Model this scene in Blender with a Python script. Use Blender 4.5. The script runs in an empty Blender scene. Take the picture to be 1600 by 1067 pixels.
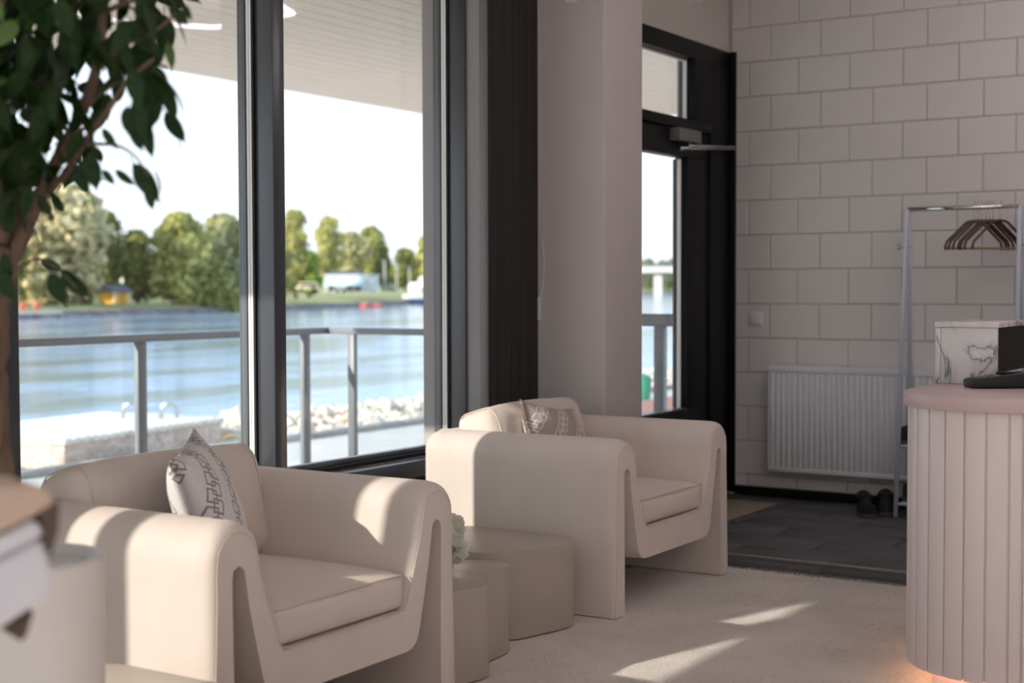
import bpy, bmesh, math, random
from mathutils import Vector, Matrix, noise
random.seed(7)
SC = bpy.context.scene
C = SC.collection
PI = math.pi

# ------------------------------------------------------------------ camera
CAM_H = 1.2
FPX = 2222.2
YAW, PITCH, ROLL = 0.565488, -0.037522, -0.002686
_fw = Vector((math.cos(YAW) * math.cos(PITCH), math.sin(YAW) * math.cos(PITCH), math.sin(PITCH)))
_r0 = Vector((math.sin(YAW), -math.cos(YAW), 0))
_u0 = _r0.cross(_fw)
RT = math.cos(ROLL) * _r0 + math.sin(ROLL) * _u0
UP = -math.sin(ROLL) * _r0 + math.cos(ROLL) * _u0
FW = _fw
cam_d = bpy.data.cameras.new('camera')
cam = bpy.data.objects.new('camera', cam_d)
C.objects.link(cam)
M3 = Matrix((RT, UP, -FW)).transposed()
cam.matrix_world = Matrix.Translation((0, 0, CAM_H)) @ M3.to_4x4()
cam_d.sensor_width = 36
cam_d.lens = 36 * FPX / 1600
cam_d.clip_start = 0.05
cam_d.clip_end = 5000
cam_d.dof.use_dof = True
cam_d.dof.focus_distance = 4.7
cam_d.dof.aperture_fstop = 2.6
SC.camera = cam

# ------------------------------------------------------------------ sky, sun, exposure
SUN_AZ = math.radians(18.5)          # light travels (+x, -y)
SUN_EL = math.radians(24.4)
w = bpy.data.worlds.new('World')
SC.world = w
w.use_nodes = True
nt = w.node_tree
bg = nt.nodes['Background']
geo = nt.nodes.new('ShaderNodeTexCoord')
sepx = nt.nodes.new('ShaderNodeSeparateXYZ')
skr = nt.nodes.new('ShaderNodeValToRGB')
nt.links.new(geo.outputs['Generated'], sepx.inputs[0])
nt.links.new(sepx.outputs['Z'], skr.inputs[0])
cr = skr.color_ramp
cr.elements[0].position = 0.0
cr.elements[0].color = (0.93, 0.97, 1.0, 1)
cr.elements[1].position = 1.0
cr.elements[1].color = (0.36, 0.54, 0.84, 1)
for pos_, c_ in ((0.10, (0.84, 0.93, 1.0, 1)), (0.25, (0.68, 0.82, 1.0, 1)), (0.5, (0.48, 0.66, 0.93, 1))):
    e_ = cr.elements.new(pos_)
    e_.color = c_
nt.links.new(skr.outputs[0], bg.inputs[0])
bg.inputs[1].default_value = 0.74
sun_d = bpy.data.lights.new('sun', 'SUN')
sun_d.energy = 3.3
sun_d.angle = math.radians(0.55)
sun_d.color = (1.0, 0.92, 0.83)
sun = bpy.data.objects.new('sun', sun_d)
C.objects.link(sun)
sdir = Vector((math.cos(SUN_AZ) * math.cos(SUN_EL), -math.sin(SUN_AZ) * math.cos(SUN_EL), -math.sin(SUN_EL)))
sun.rotation_euler = sdir.to_track_quat('-Z', 'Y').to_euler()
sun.location = (-6, 8, 6)
SC.view_settings.view_transform = 'Standard'
SC.view_settings.look = 'None'
SC.view_settings.gamma = 1
SC.view_settings.use_curve_mapping = False
SC.view_settings.exposure = 1.15


def at(px, py, d):
    """the place a ray through (px, py) reaches at depth d"""
    return Vector((0, 0, CAM_H)) + d * (FW + (px - 800) / FPX * RT - (py - 533.5) / FPX * UP)


# ------------------------------------------------------------------ materials
def mat(name, col, rough=0.6, var=0.0, scale=8.0, bump=0.0, bscale=60.0, metal=0.0, sheen=0.0, spec=0.5,
        emit=None, estr=0.0, stretch=None, coat=0.0, col2=None, trans=0.0, detail=4.0):
    m = bpy.data.materials.new(name)
    m.use_nodes = True
    n = m.node_tree
    b = n.nodes['Principled BSDF']
    b.inputs['Base Color'].default_value = (*col, 1)
    b.inputs['Roughness'].default_value = rough
    b.inputs['Metallic'].default_value = metal
    b.inputs['Specular IOR Level'].default_value = spec
    if sheen:
        b.inputs['Sheen Weight'].default_value = sheen
        b.inputs['Sheen Roughness'].default_value = 0.4
        b.inputs['Sheen Tint'].default_value = (*[min(1, c * 1.2) for c in col], 1)
    if coat:
        b.inputs['Coat Weight'].default_value = coat
        b.inputs['Coat Roughness'].default_value = 0.15
    if trans:
        b.inputs['Subsurface Weight'].default_value = trans
        b.inputs['Subsurface Radius'].default_value = (0.01, 0.01, 0.01)
    if emit:
        b.inputs['Emission Color'].default_value = (*emit, 1)
        b.inputs['Emission Strength'].default_value = estr
    if var or bump or col2:
        tc = n.nodes.new('ShaderNodeTexCoord')
        mp = n.nodes.new('ShaderNodeMapping')
        n.links.new(tc.outputs['Object'], mp.inputs[0])
        if stretch:
            mp.inputs['Scale'].default_value = stretch
    if var or col2:
        t = n.nodes.new('ShaderNodeTexNoise')
        t.inputs['Scale'].default_value = scale
        t.inputs['Detail'].default_value = detail
        n.links.new(mp.outputs[0], t.inputs['Vector'])
        r = n.nodes.new('ShaderNodeValToRGB')
        r.color_ramp.elements[0].position = 0.3
        r.color_ramp.elements[1].position = 0.7
        c2 = col2 if col2 else tuple(max(0, c * (1 - var)) for c in col)
        c1 = col if col2 else tuple(min(1, c * (1 + var)) for c in col)
        r.color_ramp.elements[0].color = (*c2, 1)
        r.color_ramp.elements[1].color = (*c1, 1)
        n.links.new(t.outputs[0], r.inputs[0])
        n.links.new(r.outputs[0], b.inputs['Base Color'])
    if bump:
        t2 = n.nodes.new('ShaderNodeTexNoise')
        t2.inputs['Scale'].default_value = bscale
        t2.inputs['Detail'].default_value = 3
        n.links.new(mp.outputs[0], t2.inputs['Vector'])
        bp = n.nodes.new('ShaderNodeBump')
        bp.inputs['Strength'].default_value = bump
        bp.inputs['Distance'].default_value = 0.01
        n.links.new(t2.outputs[0], bp.inputs['Height'])
        n.links.new(bp.outputs[0], b.inputs['Normal'])
    return m


def glass_mat(name, tint=(1, 1, 1), refl=1.0):
    m = bpy.data.materials.new(name)
    m.use_nodes = True
    n = m.node_tree
    n.nodes.clear()
    o = n.nodes.new('ShaderNodeOutputMaterial')
    mx = n.nodes.new('ShaderNodeMixShader')
    tr = n.nodes.new('ShaderNodeBsdfTransparent')
    tr.inputs[0].default_value = (*tint, 1)
    gl = n.nodes.new('ShaderNodeBsdfGlossy')
    gl.inputs['Roughness'].default_value = 0.0
    fr = n.nodes.new('ShaderNodeLayerWeight')
    fr.inputs[0].default_value = 0.5
    pw = n.nodes.new('ShaderNodeMath')
    pw.operation = 'POWER'
    pw.inputs[1].default_value = 5.0
    n.links.new(fr.outputs['Facing'], pw.inputs[0])
    ml = n.nodes.new('ShaderNodeMath')
    ml.operation = 'MULTIPLY_ADD'
    ml.inputs[1].default_value = 0.9 * refl
    ml.inputs[2].default_value = 0.04 * refl
    n.links.new(pw.outputs[0], ml.inputs[0])
    n.links.new(ml.outputs[0], mx.inputs[0])
    n.links.new(tr.outputs[0], mx.inputs[1])
    n.links.new(gl.outputs[0], mx.inputs[2])
    n.links.new(mx.outputs[0], o.inputs[0])
    return m


MT = {}
MT['fabric'] = mat('cream_velvet', (0.75, 0.65, 0.58), 0.75, var=0.04, scale=5, bump=0.08, bscale=220, sheen=0.35, spec=0.25)
MT['piping'] = mat('cream_piping', (0.70, 0.58, 0.50), 0.8)
MT['taupe'] = mat('taupe_lacquer', (0.46, 0.395, 0.325), 0.32, var=0.02, scale=3, spec=0.45)
MT['rug'] = mat('cream_rug', (0.72, 0.66, 0.60), 0.95, var=0.10, scale=3.2, bump=0.6, bscale=160, sheen=0.3, spec=0.1)
MT['rugpile'] = mat('cream_pile', (0.74, 0.68, 0.62), 0.95, var=0.10, scale=3.2, sheen=0.2, spec=0.1)
MT['laminate'] = mat('dark_laminate', (0.045, 0.042, 0.040), 0.45, var=0.5, scale=6, stretch=(18, 1.2, 1), spec=0.5)
MT['tile'] = mat('dark_floor_tile', (0.085, 0.083, 0.090), 0.5, var=0.06, scale=5)
MT['grout'] = mat('tile_grout', (0.018, 0.018, 0.020), 0.9)
MT['thresh'] = mat('threshold_metal', (0.34, 0.29, 0.26), 0.4, metal=0.4)
MT['block'] = mat('painted_block', (0.74, 0.70, 0.66), 0.72, var=0.02, scale=3, bump=0.10, bscale=45)
MT['mortar'] = mat('painted_mortar', (0.50, 0.46, 0.43), 0.9)
MT['plaster'] = mat('beige_plaster', (0.66, 0.60, 0.54), 0.8, var=0.02, scale=2, bump=0.05, bscale=60)
MT['white'] = mat('white_plaster', (0.78, 0.75, 0.72), 0.8)
MT['column'] = mat('column_paint', (0.62, 0.56, 0.54), 0.55, var=0.02, scale=2, bump=0.04, bscale=50)
MT['black'] = mat('black_frame', (0.006, 0.006, 0.007), 0.45, spec=0.25)
MT['frame'] = mat('anthracite_frame', (0.055, 0.060, 0.072), 0.28, spec=0.8)
MT['alu'] = mat('spacer_aluminium', (0.90, 0.90, 0.88), 0.5)
MT['gasket'] = mat('rubber_gasket', (0.01, 0.01, 0.01), 0.7)
MT['glass'] = glass_mat('window_glass', (0.97, 0.985, 0.985), 1.3)
MT['railglass'] = glass_mat('railing_glass', (0.95, 0.98, 0.98), 0.8)
MT['steel'] = mat('brushed_steel', (0.6, 0.6, 0.6), 0.25, metal=1.0)
MT['chrome'] = mat('chrome_tube', (0.75, 0.72, 0.70), 0.12, metal=1.0)
MT['rackwhite'] = mat('white_powder_tube', (0.66, 0.68, 0.76), 0.35)
MT['radiator'] = mat('radiator_enamel', (0.74, 0.73, 0.74), 0.35)
MT['plastic'] = mat('white_plastic', (0.80, 0.79, 0.76), 0.35)
MT['greyplastic'] = mat('grey_casing', (0.20, 0.19, 0.19), 0.45)
MT['pink'] = mat('pink_lacquer_slat', (0.86, 0.72, 0.69), 0.42)
MT['pinktop'] = mat('pink_laminate_top', (0.68, 0.50, 0.49), 0.38, var=0.02, scale=30, stretch=(1, 12, 1))
MT['darkgloss'] = mat('dark_brown_gloss', (0.010, 0.007, 0.007), 0.5, spec=0.12)
MT['blackplastic'] = mat('black_plastic', (0.010, 0.010, 0.011), 0.45)
MT['planter'] = mat('white_planter', (0.76, 0.71, 0.68), 0.55)
MT['soil'] = mat('white_gravel', (0.70, 0.68, 0.66), 0.9, var=0.25, scale=60, bump=0.8, bscale=70)
MT['bark'] = mat('ficus_bark', (0.15, 0.095, 0.065), 0.85, var=0.45, scale=14, stretch=(2, 2, 0.4), bump=0.6, bscale=30)
MT['leaf'] = mat('ficus_leaf', (0.014, 0.036, 0.006), 0.45, var=0.35, scale=6, spec=0.22)
MT['leaf2'] = mat('ficus_leaf_young', (0.08, 0.15, 0.02), 0.35, var=0.2, scale=8, spec=0.5)
MT['tan'] = mat('tan_leather', (0.58, 0.40, 0.30), 0.5, var=0.06, scale=8, bump=0.08, bscale=90)
MT['brown'] = mat('brown_leather', (0.085, 0.046, 0.030), 0.5, var=0.1, scale=10)
MT['linen'] = mat('pale_lilac_linen', (0.68, 0.63, 0.66), 0.7)
MT['creamtable'] = mat('cream_table_top', (0.68, 0.60, 0.50), 0.45)
MT['shoe'] = mat('dark_felt_shoe', (0.014, 0.012, 0.012), 0.9, var=0.3, scale=30, bump=0.4, bscale=120)
MT['fur'] = mat('brown_fur_lining', (0.030, 0.021, 0.016), 1.0, var=0.5, scale=40, bump=0.9, bscale=150)
MT['sole'] = mat('grey_rubber_sole', (0.07, 0.065, 0.065), 0.8)
MT['hanger'] = mat('brown_lacquered_wood', (0.085, 0.040, 0.022), 0.35, var=0.2, scale=20)
MT['hangbar'] = mat('light_wood_bar', (0.36, 0.22, 0.09), 0.4)
MT['mat'] = mat('tan_doormat', (0.38, 0.30, 0.22), 0.95, var=0.15, scale=60, bump=0.8, bscale=250)
MT['petal'] = mat('white_petal', (0.94, 0.93, 0.86), 0.8)
_n = MT['petal'].node_tree
_mx = _n.nodes.new('ShaderNodeMixShader'); _tl = _n.nodes.new('ShaderNodeBsdfTranslucent')
_tl.inputs[0].default_value = (0.95, 0.94, 0.86, 1); _mx.inputs[0].default_value = 0.5
_n.links.new(_n.nodes['Principled BSDF'].outputs[0], _mx.inputs[1]); _n.links.new(_tl.outputs[0], _mx.inputs[2])
_n.links.new(_mx.outputs[0], _n.nodes['Material Output'].inputs[0])
MT['stem'] = mat('green_stem', (0.12, 0.16, 0.05), 0.6)
MT['led'] = mat('led_tube', (1, 1, 1), 0.5, emit=(1.0, 0.90, 0.98), estr=5.5)
MT['underglow'] = mat('warm_led_strip', (1, 0.8, 0.6), 0.5, emit=(1.0, 0.55, 0.34), estr=1.3)
MT['conc'] = mat('terrace_concrete', (0.55, 0.51, 0.46), 0.9, var=0.08, scale=2)
MT['redpave'] = mat('red_paving', (0.45, 0.20, 0.14), 0.9, var=0.12, scale=6)
MT['gravel'] = mat('sandy_gravel', (0.72, 0.61, 0.48), 0.95, var=0.2, scale=2.5)
MT['asphalt'] = mat('pale_asphalt', (0.60, 0.55, 0.48), 0.95, var=0.08, scale=3)
MT['kerb'] = mat('granite_kerb', (0.36, 0.33, 0.30), 0.9, var=0.15, scale=8)
MT['rock'] = mat('pale_rock', (0.82, 0.70, 0.55), 0.95, var=0.25, scale=3, bump=0.5, bscale=9)
MT['rock2'] = mat('pinkish_rock', (0.76, 0.58, 0.46), 0.95, var=0.25, scale=3, bump=0.5, bscale=9)
MT['rock3'] = mat('grey_rock', (0.62, 0.56, 0.50), 0.95, var=0.25, scale=3, bump=0.5, bscale=9)
MT['granite'] = mat('pink_granite', (0.66, 0.50, 0.42), 0.85, var=0.35, scale=14, bump=0.3, bscale=40)
MT['deckwood'] = mat('weathered_deck', (0.80, 0.72, 0.63), 0.9, var=0.15, scale=6)
MT['soffit'] = mat('soffit_board', (0.72, 0.67, 0.61), 0.85, var=0.05, scale=3, stretch=(0.4, 6, 1), bump=0.1, bscale=10)
MT['railmetal'] = mat('grey_painted_rail', (0.22, 0.23, 0.25), 0.45, spec=0.5)
MT['grass'] = mat('bank_grass', (0.34, 0.34, 0.14), 0.95, var=0.3, scale=0.25)
MT['bankstone'] = mat('dark_bank_stone', (0.20, 0.17, 0.15), 0.95, var=0.4, scale=0.6, bump=0.5, bscale=1.5)
MT['stripeRidge'] = None


def striped(name, a, b, sc):
    m = mat(name, a, 0.6)
    n = m.node_tree
    p = n.nodes['Principled BSDF']
    tc = n.nodes.new('ShaderNodeTexCoord')
    mp = n.nodes.new('ShaderNodeMapping')
    mp.inputs['Scale'].default_value = (sc, 1.0, 0.6)
    t = n.nodes.new('ShaderNodeTexNoise')
    t.inputs['Scale'].default_value = 1.0
    t.inputs['Detail'].default_value = 2
    r = n.nodes.new('ShaderNodeValToRGB')
    r.color_ramp.elements[0].position = 0.42
    r.color_ramp.elements[1].position = 0.62
    r.color_ramp.elements[0].color = (*a, 1)
    r.color_ramp.elements[1].color = (*b, 1)
    n.links.new(tc.outputs['Object'], mp.inputs[0])
    n.links.new(mp.outputs[0], t.inputs['Vector'])
    n.links.new(t.outputs[0], r.inputs[0])
    n.links.new(r.outputs[0], p.inputs['Base Color'])
    return m


MT['stripe'] = striped('dark_striped_panel', (0.030, 0.026, 0.026), (0.058, 0.050, 0.047), 130)
MT['wallcloth'] = mat('grey_wallcloth', (0.33, 0.31, 0.31), 0.85, var=0.07, scale=8, stretch=(1, 3, 60))


def marble_mat():
    m = mat('white_marble_laminate', (0.78, 0.74, 0.72), 0.25)
    n = m.node_tree
    p = n.nodes['Principled BSDF']
    tc = n.nodes.new('ShaderNodeTexCoord')
    t = n.nodes.new('ShaderNodeTexNoise')
    t.inputs['Scale'].default_value = 3.2
    t.inputs['Detail'].default_value = 6
    t.inputs['Distortion'].default_value = 1.2
    a = n.nodes.new('ShaderNodeMath'); a.operation = 'SUBTRACT'; a.inputs[1].default_value = 0.5
    b = n.nodes.new('ShaderNodeMath'); b.operation = 'ABSOLUTE'
    r = n.nodes.new('ShaderNodeValToRGB')
    r.color_ramp.elements[0].position = 0.0
    r.color_ramp.elements[0].color = (0.22, 0.22, 0.23, 1)
    r.color_ramp.elements[1].position = 0.014
    r.color_ramp.elements[1].color = (0.66, 0.63, 0.62, 1)
    e = r.color_ramp.elements.new(0.06)
    e.color = (0.80, 0.76, 0.74, 1)
    n.links.new(tc.outputs['Object'], t.inputs['Vector'])
    n.links.new(t.outputs[0], a.inputs[0]); n.links.new(a.outputs[0], b.inputs[0])
    n.links.new(b.outputs[0], r.inputs[0]); n.links.new(r.outputs[0], p.inputs['Base Color'])
    return m


MT['marble'] = marble_mat()


def chain_mat(name, base, line, k=6.0, tilt=0.0):
    """printed chain of linked squares running in diagonal bands over a cushion cover (UV based)"""
    m = mat(name, base, 0.8)
    n = m.node_tree
    p = n.nodes['Principled BSDF']
    uv = n.nodes.new('ShaderNodeTexCoord')
    mp = n.nodes.new('ShaderNodeMapping')
    mp.inputs['Rotation'].default_value = (0, 0, tilt)
    mp.inputs['Scale'].default_value = (k, k, 1)
    n.links.new(uv.outputs['UV'], mp.inputs[0])
    sp = n.nodes.new('ShaderNodeSeparateXYZ')
    n.links.new(mp.outputs[0], sp.inputs[0])

    def mth(op, a, b=None):
        q = n.nodes.new('ShaderNodeMath'); q.operation = op
        for i, v in enumerate((a, b)):
            if v is None: continue
            if isinstance(v, (int, float)): q.inputs[i].default_value = v
            else: n.links.new(v, q.inputs[i])
        return q.outputs[0]
    X, Y = sp.outputs[0], sp.outputs[1]
    rings = []
    # each band repeats every 3 units across; inside it two staggered rows of squares overlap
    for ox, oy, rr in ((-0.22, 0.0, 0.36), (0.22, 0.5, 0.36), (-0.22, 1.0, 0.36), (0.22, 1.5, 0.36)):
        fx = mth('SUBTRACT', mth('MULTIPLY', mth('FRACT', mth('DIVIDE', mth('ADD', X, 50 + ox), 2.6)), 2.6), 1.3)
        fy = mth('SUBTRACT', mth('MULTIPLY', mth('FRACT', mth('DIVIDE', mth('ADD', Y, 50 + oy), 2.0)), 2.0), 1.0)
        d = mth('MAXIMUM', mth('ABSOLUTE', fx), mth('ABSOLUTE', fy))
        rings.append(mth('LESS_THAN', mth('ABSOLUTE', mth('SUBTRACT', d, rr)), 0.055))
    s = rings[0]
    for q in rings[1:]:
        s = mth('MAXIMUM', s, q)
    mx = n.nodes.new('ShaderNodeMix'); mx.data_type = 'RGBA'
    n.links.new(s, mx.inputs[0])
    mx.inputs[6].default_value = (*base, 1)
    mx.inputs[7].default_value = (*line, 1)
    n.links.new(mx.outputs[2], p.inputs['Base Color'])
    return m


MT['cush_white'] = chain_mat('white_chain_print', (0.80, 0.76, 0.74), (0.28, 0.27, 0.28), 8.5, 0.6)
MT['cush_taupe'] = chain_mat('taupe_chain_print', (0.46, 0.37, 0.33), (0.80, 0.77, 0.74), 10, 0.75)


def water_mat():
    m = mat('river_water', (0.20, 0.34, 0.55), 0.10, spec=0.5)
    n = m.node_tree
    p = n.nodes['Principled BSDF']
    tc = n.nodes.new('ShaderNodeTexCoord')
    mp = n.nodes.new('ShaderNodeMapping')
    mp.inputs['Scale'].default_value = (0.55, 1.6, 1)
    t = n.nodes.new('ShaderNodeTexNoise'); t.inputs['Scale'].default_value = 1.1; t.inputs['Detail'].default_value = 5
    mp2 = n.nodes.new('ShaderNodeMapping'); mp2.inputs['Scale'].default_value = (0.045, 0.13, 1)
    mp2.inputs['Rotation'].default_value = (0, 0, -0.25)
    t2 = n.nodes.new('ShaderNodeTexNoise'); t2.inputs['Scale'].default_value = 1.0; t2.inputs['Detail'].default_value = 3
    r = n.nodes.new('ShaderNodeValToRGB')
    r.color_ramp.elements[0].position = 0.44; r.color_ramp.elements[0].color = (0.20, 0.27, 0.28, 1)  # dark bands of reflection painted into the water colour
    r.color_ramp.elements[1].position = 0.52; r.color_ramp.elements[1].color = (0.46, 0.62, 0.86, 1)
    b = n.nodes.new('ShaderNodeBump'); b.inputs['Strength'].default_value = 0.7; b.inputs['Distance'].default_value = 0.08
    n.links.new(tc.outputs['Object'], mp.inputs[0]); n.links.new(mp.outputs[0], t.inputs['Vector'])
    n.links.new(tc.outputs['Object'], mp2.inputs[0]); n.links.new(mp2.outputs[0], t2.inputs['Vector'])
    n.links.new(t2.outputs[0], r.inputs[0]); n.links.new(r.outputs[0], p.inputs['Base Color'])
    n.links.new(t.outputs[0], b.inputs['Height']); n.links.new(b.outputs[0], p.inputs['Normal'])
    return m


MT['water'] = water_mat()

# ------------------------------------------------------------------ builders
ORIGIN = {}


def link(o, parent=None):
    C.objects.link(o)
    if parent:
        o.parent = parent
    return o


def thing(name, label, cat, loc=(0, 0, 0), group=None, rotz=0.0):
    o = bpy.data.objects.new(name, None)
    o.empty_display_size = 0.1
    link(o)
    o.location = loc
    o.rotation_euler = (0, 0, rotz)
    o['label'] = label
    o['category'] = cat
    if group:
        o['group'] = group
    ORIGIN[o] = Vector(loc)
    return o


def tag(o, label, cat, group=None):
    o['label'] = label
    o['category'] = cat
    if group:
        o['group'] = group
    return o


def struct(o, label=None):
    o['kind'] = 'structure'
    if label:
        o['label'] = label
        o['category'] = o.name.split('_')[0]
    return o


def origin_of(p):
    v = Vector((0, 0, 0))
    while p:
        v += ORIGIN.get(p, Vector((0, 0, 0)))
        p = p.parent
    return v


def mesh_obj(name, verts, faces, m, parent=None, smooth=False, local=False, base=None):
    """verts in world coordinates (unless local); a top-level mesh gets its origin at its base"""
    me = bpy.data.meshes.new(name)
    if parent is not None and not local:
        off = origin_of(parent)
    elif parent is None and not local:
        xs = [v[0] for v in verts]; ys = [v[1] for v in verts]; zs = [v[2] for v in verts]
        off = Vector(((min(xs) + max(xs)) / 2, (min(ys) + max(ys)) / 2, min(zs)))
    else:
        off = Vector((0, 0, 0))
    me.from_pydata([(v[0] - off[0], v[1] - off[1], v[2] - off[2]) for v in verts], [], faces)
    me.update()
    if m is not None:
        me.materials.append(m)
    if smooth:
        for p in me.polygons:
            p.use_smooth = True
    o = bpy.data.objects.new(name, me)
    link(o, parent)
    if parent is None and not local:
        o.location = off
        ORIGIN[o] = Vector(off)
    return o


def fix_normals(o):
    bm = bmesh.new(); bm.from_mesh(o.data)
    bmesh.ops.recalc_face_normals(bm, faces=bm.faces)
    bm.to_mesh(o.data); bm.free()
    return o


BOXF = [(0, 3, 2, 1), (4, 5, 6, 7), (0, 1, 5, 4), (1, 2, 6, 5), (2, 3, 7, 6), (3, 0, 4, 7)]


def boxv(a, b):
    (x0, y0, z0), (x1, y1, z1) = a, b
    return [(x0, y0, z0), (x1, y0, z0), (x1, y1, z0), (x0, y1, z0), (x0, y0, z1), (x1, y0, z1), (x1, y1, z1), (x0, y1, z1)]


def bevel(o, wd, seg=2, ang=30):
    md = o.modifiers.new('bevel', 'BEVEL')
    md.width = wd; md.segments = seg; md.limit_method = 'ANGLE'; md.angle_limit = math.radians(ang)
    for p in o.data.polygons:
        p.use_smooth = True
    md.harden_normals = False
    return o


def box(name, a, b, m, parent=None, bev=0.0, seg=2, local=False):
    o = mesh_obj(name, boxv(a, b), BOXF, m, parent, local=local)
    if bev:
        bevel(o, bev, seg)
    return o


def subsurf(o, lv=2):
    md = o.modifiers.new('sub', 'SUBSURF'); md.levels = lv; md.render_levels = lv
    for p in o.data.polygons:
        p.use_smooth = True
    return o


def tube_geo(path, rad, n=10, closed=False):
    """verts and faces of a tube along path; rad a number or one per point"""
    pts = [Vector(p) for p in path]
    k = len(pts)
    rs = rad if isinstance(rad, (list, tuple)) else [rad] * k
    V, Fc = [], []
    prev = None
    for i in range(k):
        if closed:
            t = pts[(i + 1) % k] - pts[i - 1]
        else:
            t = pts[min(i + 1, k - 1)] - pts[max(i - 1, 0)]
        t.normalize()
        if prev is None:
            a = t.cross(Vector((0, 0, 1)))
            if a.length < 1e-3:
                a = t.cross(Vector((1, 0, 0)))
        else:
            a = prev - t * prev.dot(t)
        a.normalize(); prev = a
        b = t.cross(a)
        for j in range(n):
            c = 2 * PI * j / n
            V.append(pts[i] + rs[i] * (math.cos(c) * a + math.sin(c) * b))
    for i in range(k if closed else k - 1):
        i2 = (i + 1) % k
        for j in range(n):
            j2 = (j + 1) % n
            Fc.append((i * n + j, i * n + j2, i2 * n + j2, i2 * n + j))
    if not closed:
        Fc.append(tuple(range(n - 1, -1, -1)))
        Fc.append(tuple((k - 1) * n + j for j in range(n)))
    return V, Fc


def tube(name, path, rad, m, parent=None, n=10, closed=False, local=False):
    V, Fc = tube_geo(path, rad, n, closed)
    return mesh_obj(name, V, Fc, m, parent, smooth=True, local=local)


def prism_geo(outline, z0, z1):
    n = len(outline)
    V = [(x, y, z0) for x, y in outline] + [(x, y, z1) for x, y in outline]
    Fc = [tuple(range(n - 1, -1, -1)), tuple(range(n, 2 * n))]
    for i in range(n):
        j = (i + 1) % n
        Fc.append((i, j, n + j, n + i))
    return V, Fc


def prism(name, outline, z0, z1, m, parent=None, bev=0.0, local=False, seg=2):
    V, Fc = prism_geo(outline, z0, z1)
    o = mesh_obj(name, V, Fc, m, parent, local=local)
    fix_normals(o)
    if bev:
        bevel(o, bev, seg, 50)
    return o


def lathe(name, prof, ctr, m, parent=None, n=48, local=False):
    V, Fc = [], []
    k = len(prof)
    for i in range(n):
        c = 2 * PI * i / n
        for r, z in prof:
            V.append((ctr[0] + r * math.cos(c), ctr[1] + r * math.sin(c), ctr[2] + z))
    for i in range(n):
        i2 = (i + 1) % n
        for j in range(k - 1):
            Fc.append((i * k + j, i2 * k + j, i2 * k + j + 1, i * k + j + 1))
    o = mesh_obj(name, V, Fc, m, parent, smooth=True, local=local)
    return o


def copy_tree(o, parent=None):
    c = o.copy()
    C.objects.link(c)
    c.parent = parent
    for ch in list(o.children):
        copy_tree(ch, c)
    return c


def spline2(pts, sub=6, closed=True):
    """Catmull-Rom through 2D points"""
    out = []
    n = len(pts)
    for i in range(n if closed else n - 1):
        p0, p1, p2, p3 = (Vector(pts[(i + k) % n]) if closed else Vector(pts[max(0, min(n - 1, i + k))]) for k in (-1, 0, 1, 2))
        for s in range(sub):
            t = s / sub
            q = 0.5 * ((2 * p1) + (p2 - p0) * t + (2 * p0 - 5 * p1 + 4 * p2 - p3) * t * t + (3 * p1 - p0 - 3 * p2 + p3) * t ** 3)
            out.append(tuple(q))
    if not closed:
        out.append(tuple(pts[-1]))
    return out


# ================================================================== THE ROOM
XB = 7.755            # block wall
YD = 3.397            # door plane
YW = 3.51             # inner face of the window frames
YG = 3.634             # glass
FLOOR = -0.014        # dark floor, the rug top is z = 0
CEIL = 3.05
XP0, XP1, YP = 5.165, 5.59, 3.408     # pier between window and column
XC0, XC1, YC = 5.59, 5.96, 3.055      # column
XL, YN = -2.6, -3.2                   # the rest of the room behind the camera

# floor: slab + planks + tiles
fl = struct(box('floor', (XL, YN, -0.30), (XB + 0.25, 3.75, FLOOR - 0.004), MT['grout']), 'dark floor of laminate planks and grey tiles')
px0 = 5.545
for i, (xa, xb_) in enumerate(((5.37, 5.560), (5.563, 5.753), (5.756, 5.938))):
    for j, (ya, yb) in enumerate(((0.2, 1.42), (1.423, 2.64), (2.643, 3.42))) if i % 2 else enumerate(((0.2, 0.9), (0.903, 2.12), (2.123, 3.42))):
        box('plank', (xa, ya, FLOOR - 0.004), (xb_, yb, FLOOR), MT['laminate'], fl, 0.001, 1)
for i in range(28):
    xa = 5.367 - 0.193 * (i + 1)
    if xa < 0: break
    for ya, yb in ((0.2, 1.6), (1.603, 3.42)):
        box('plank', (xa, ya, FLOOR - 0.004), (xa + 0.190, yb, FLOOR), MT['laminate'], fl, 0.001, 1)
g = 0.0032
for r in range(6):
    xa = 5.978 + (0.252 if r else 0) + max(0, r - 1) * 0.30
    xb_ = min(6.23 + r * 0.30, XB)
    y0 = 2.04 if r % 2 == 0 else 2.34
    ys = sorted({YD, 0.3} | {y0 + 0.6 * k for k in range(-3, 3) if 0.3 < y0 + 0.6 * k < YD})
    for ya, yb in zip(ys[:-1], ys[1:]):
        box('tile', (xa + g, ya + g, FLOOR - 0.004), (xb_ - g, yb - g, FLOOR + 0.001), MT['tile'], fl, 0.001, 1)
box('threshold_strip', (5.942, 0.3, FLOOR - 0.003), (5.978, YD, FLOOR + 0.006), MT['thresh'], fl, 0.002, 2)

struct(box('ceiling', (XL, YN, CEIL), (XB + 0.25, 3.75, CEIL + 0.2), MT['white']), 'plain white ceiling above the room')

# block wall: mortar backing + individual blocks
wr = struct(box('wall_right', (XB + 0.006, YN, -0.3), (XB + 0.25, 3.75, CEIL), MT['mortar']), 'white painted wall of large blocks in running bond')
L, OFF = 0.30074, 0.4389
Y0 = 3.2878
meshes = {}


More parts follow.
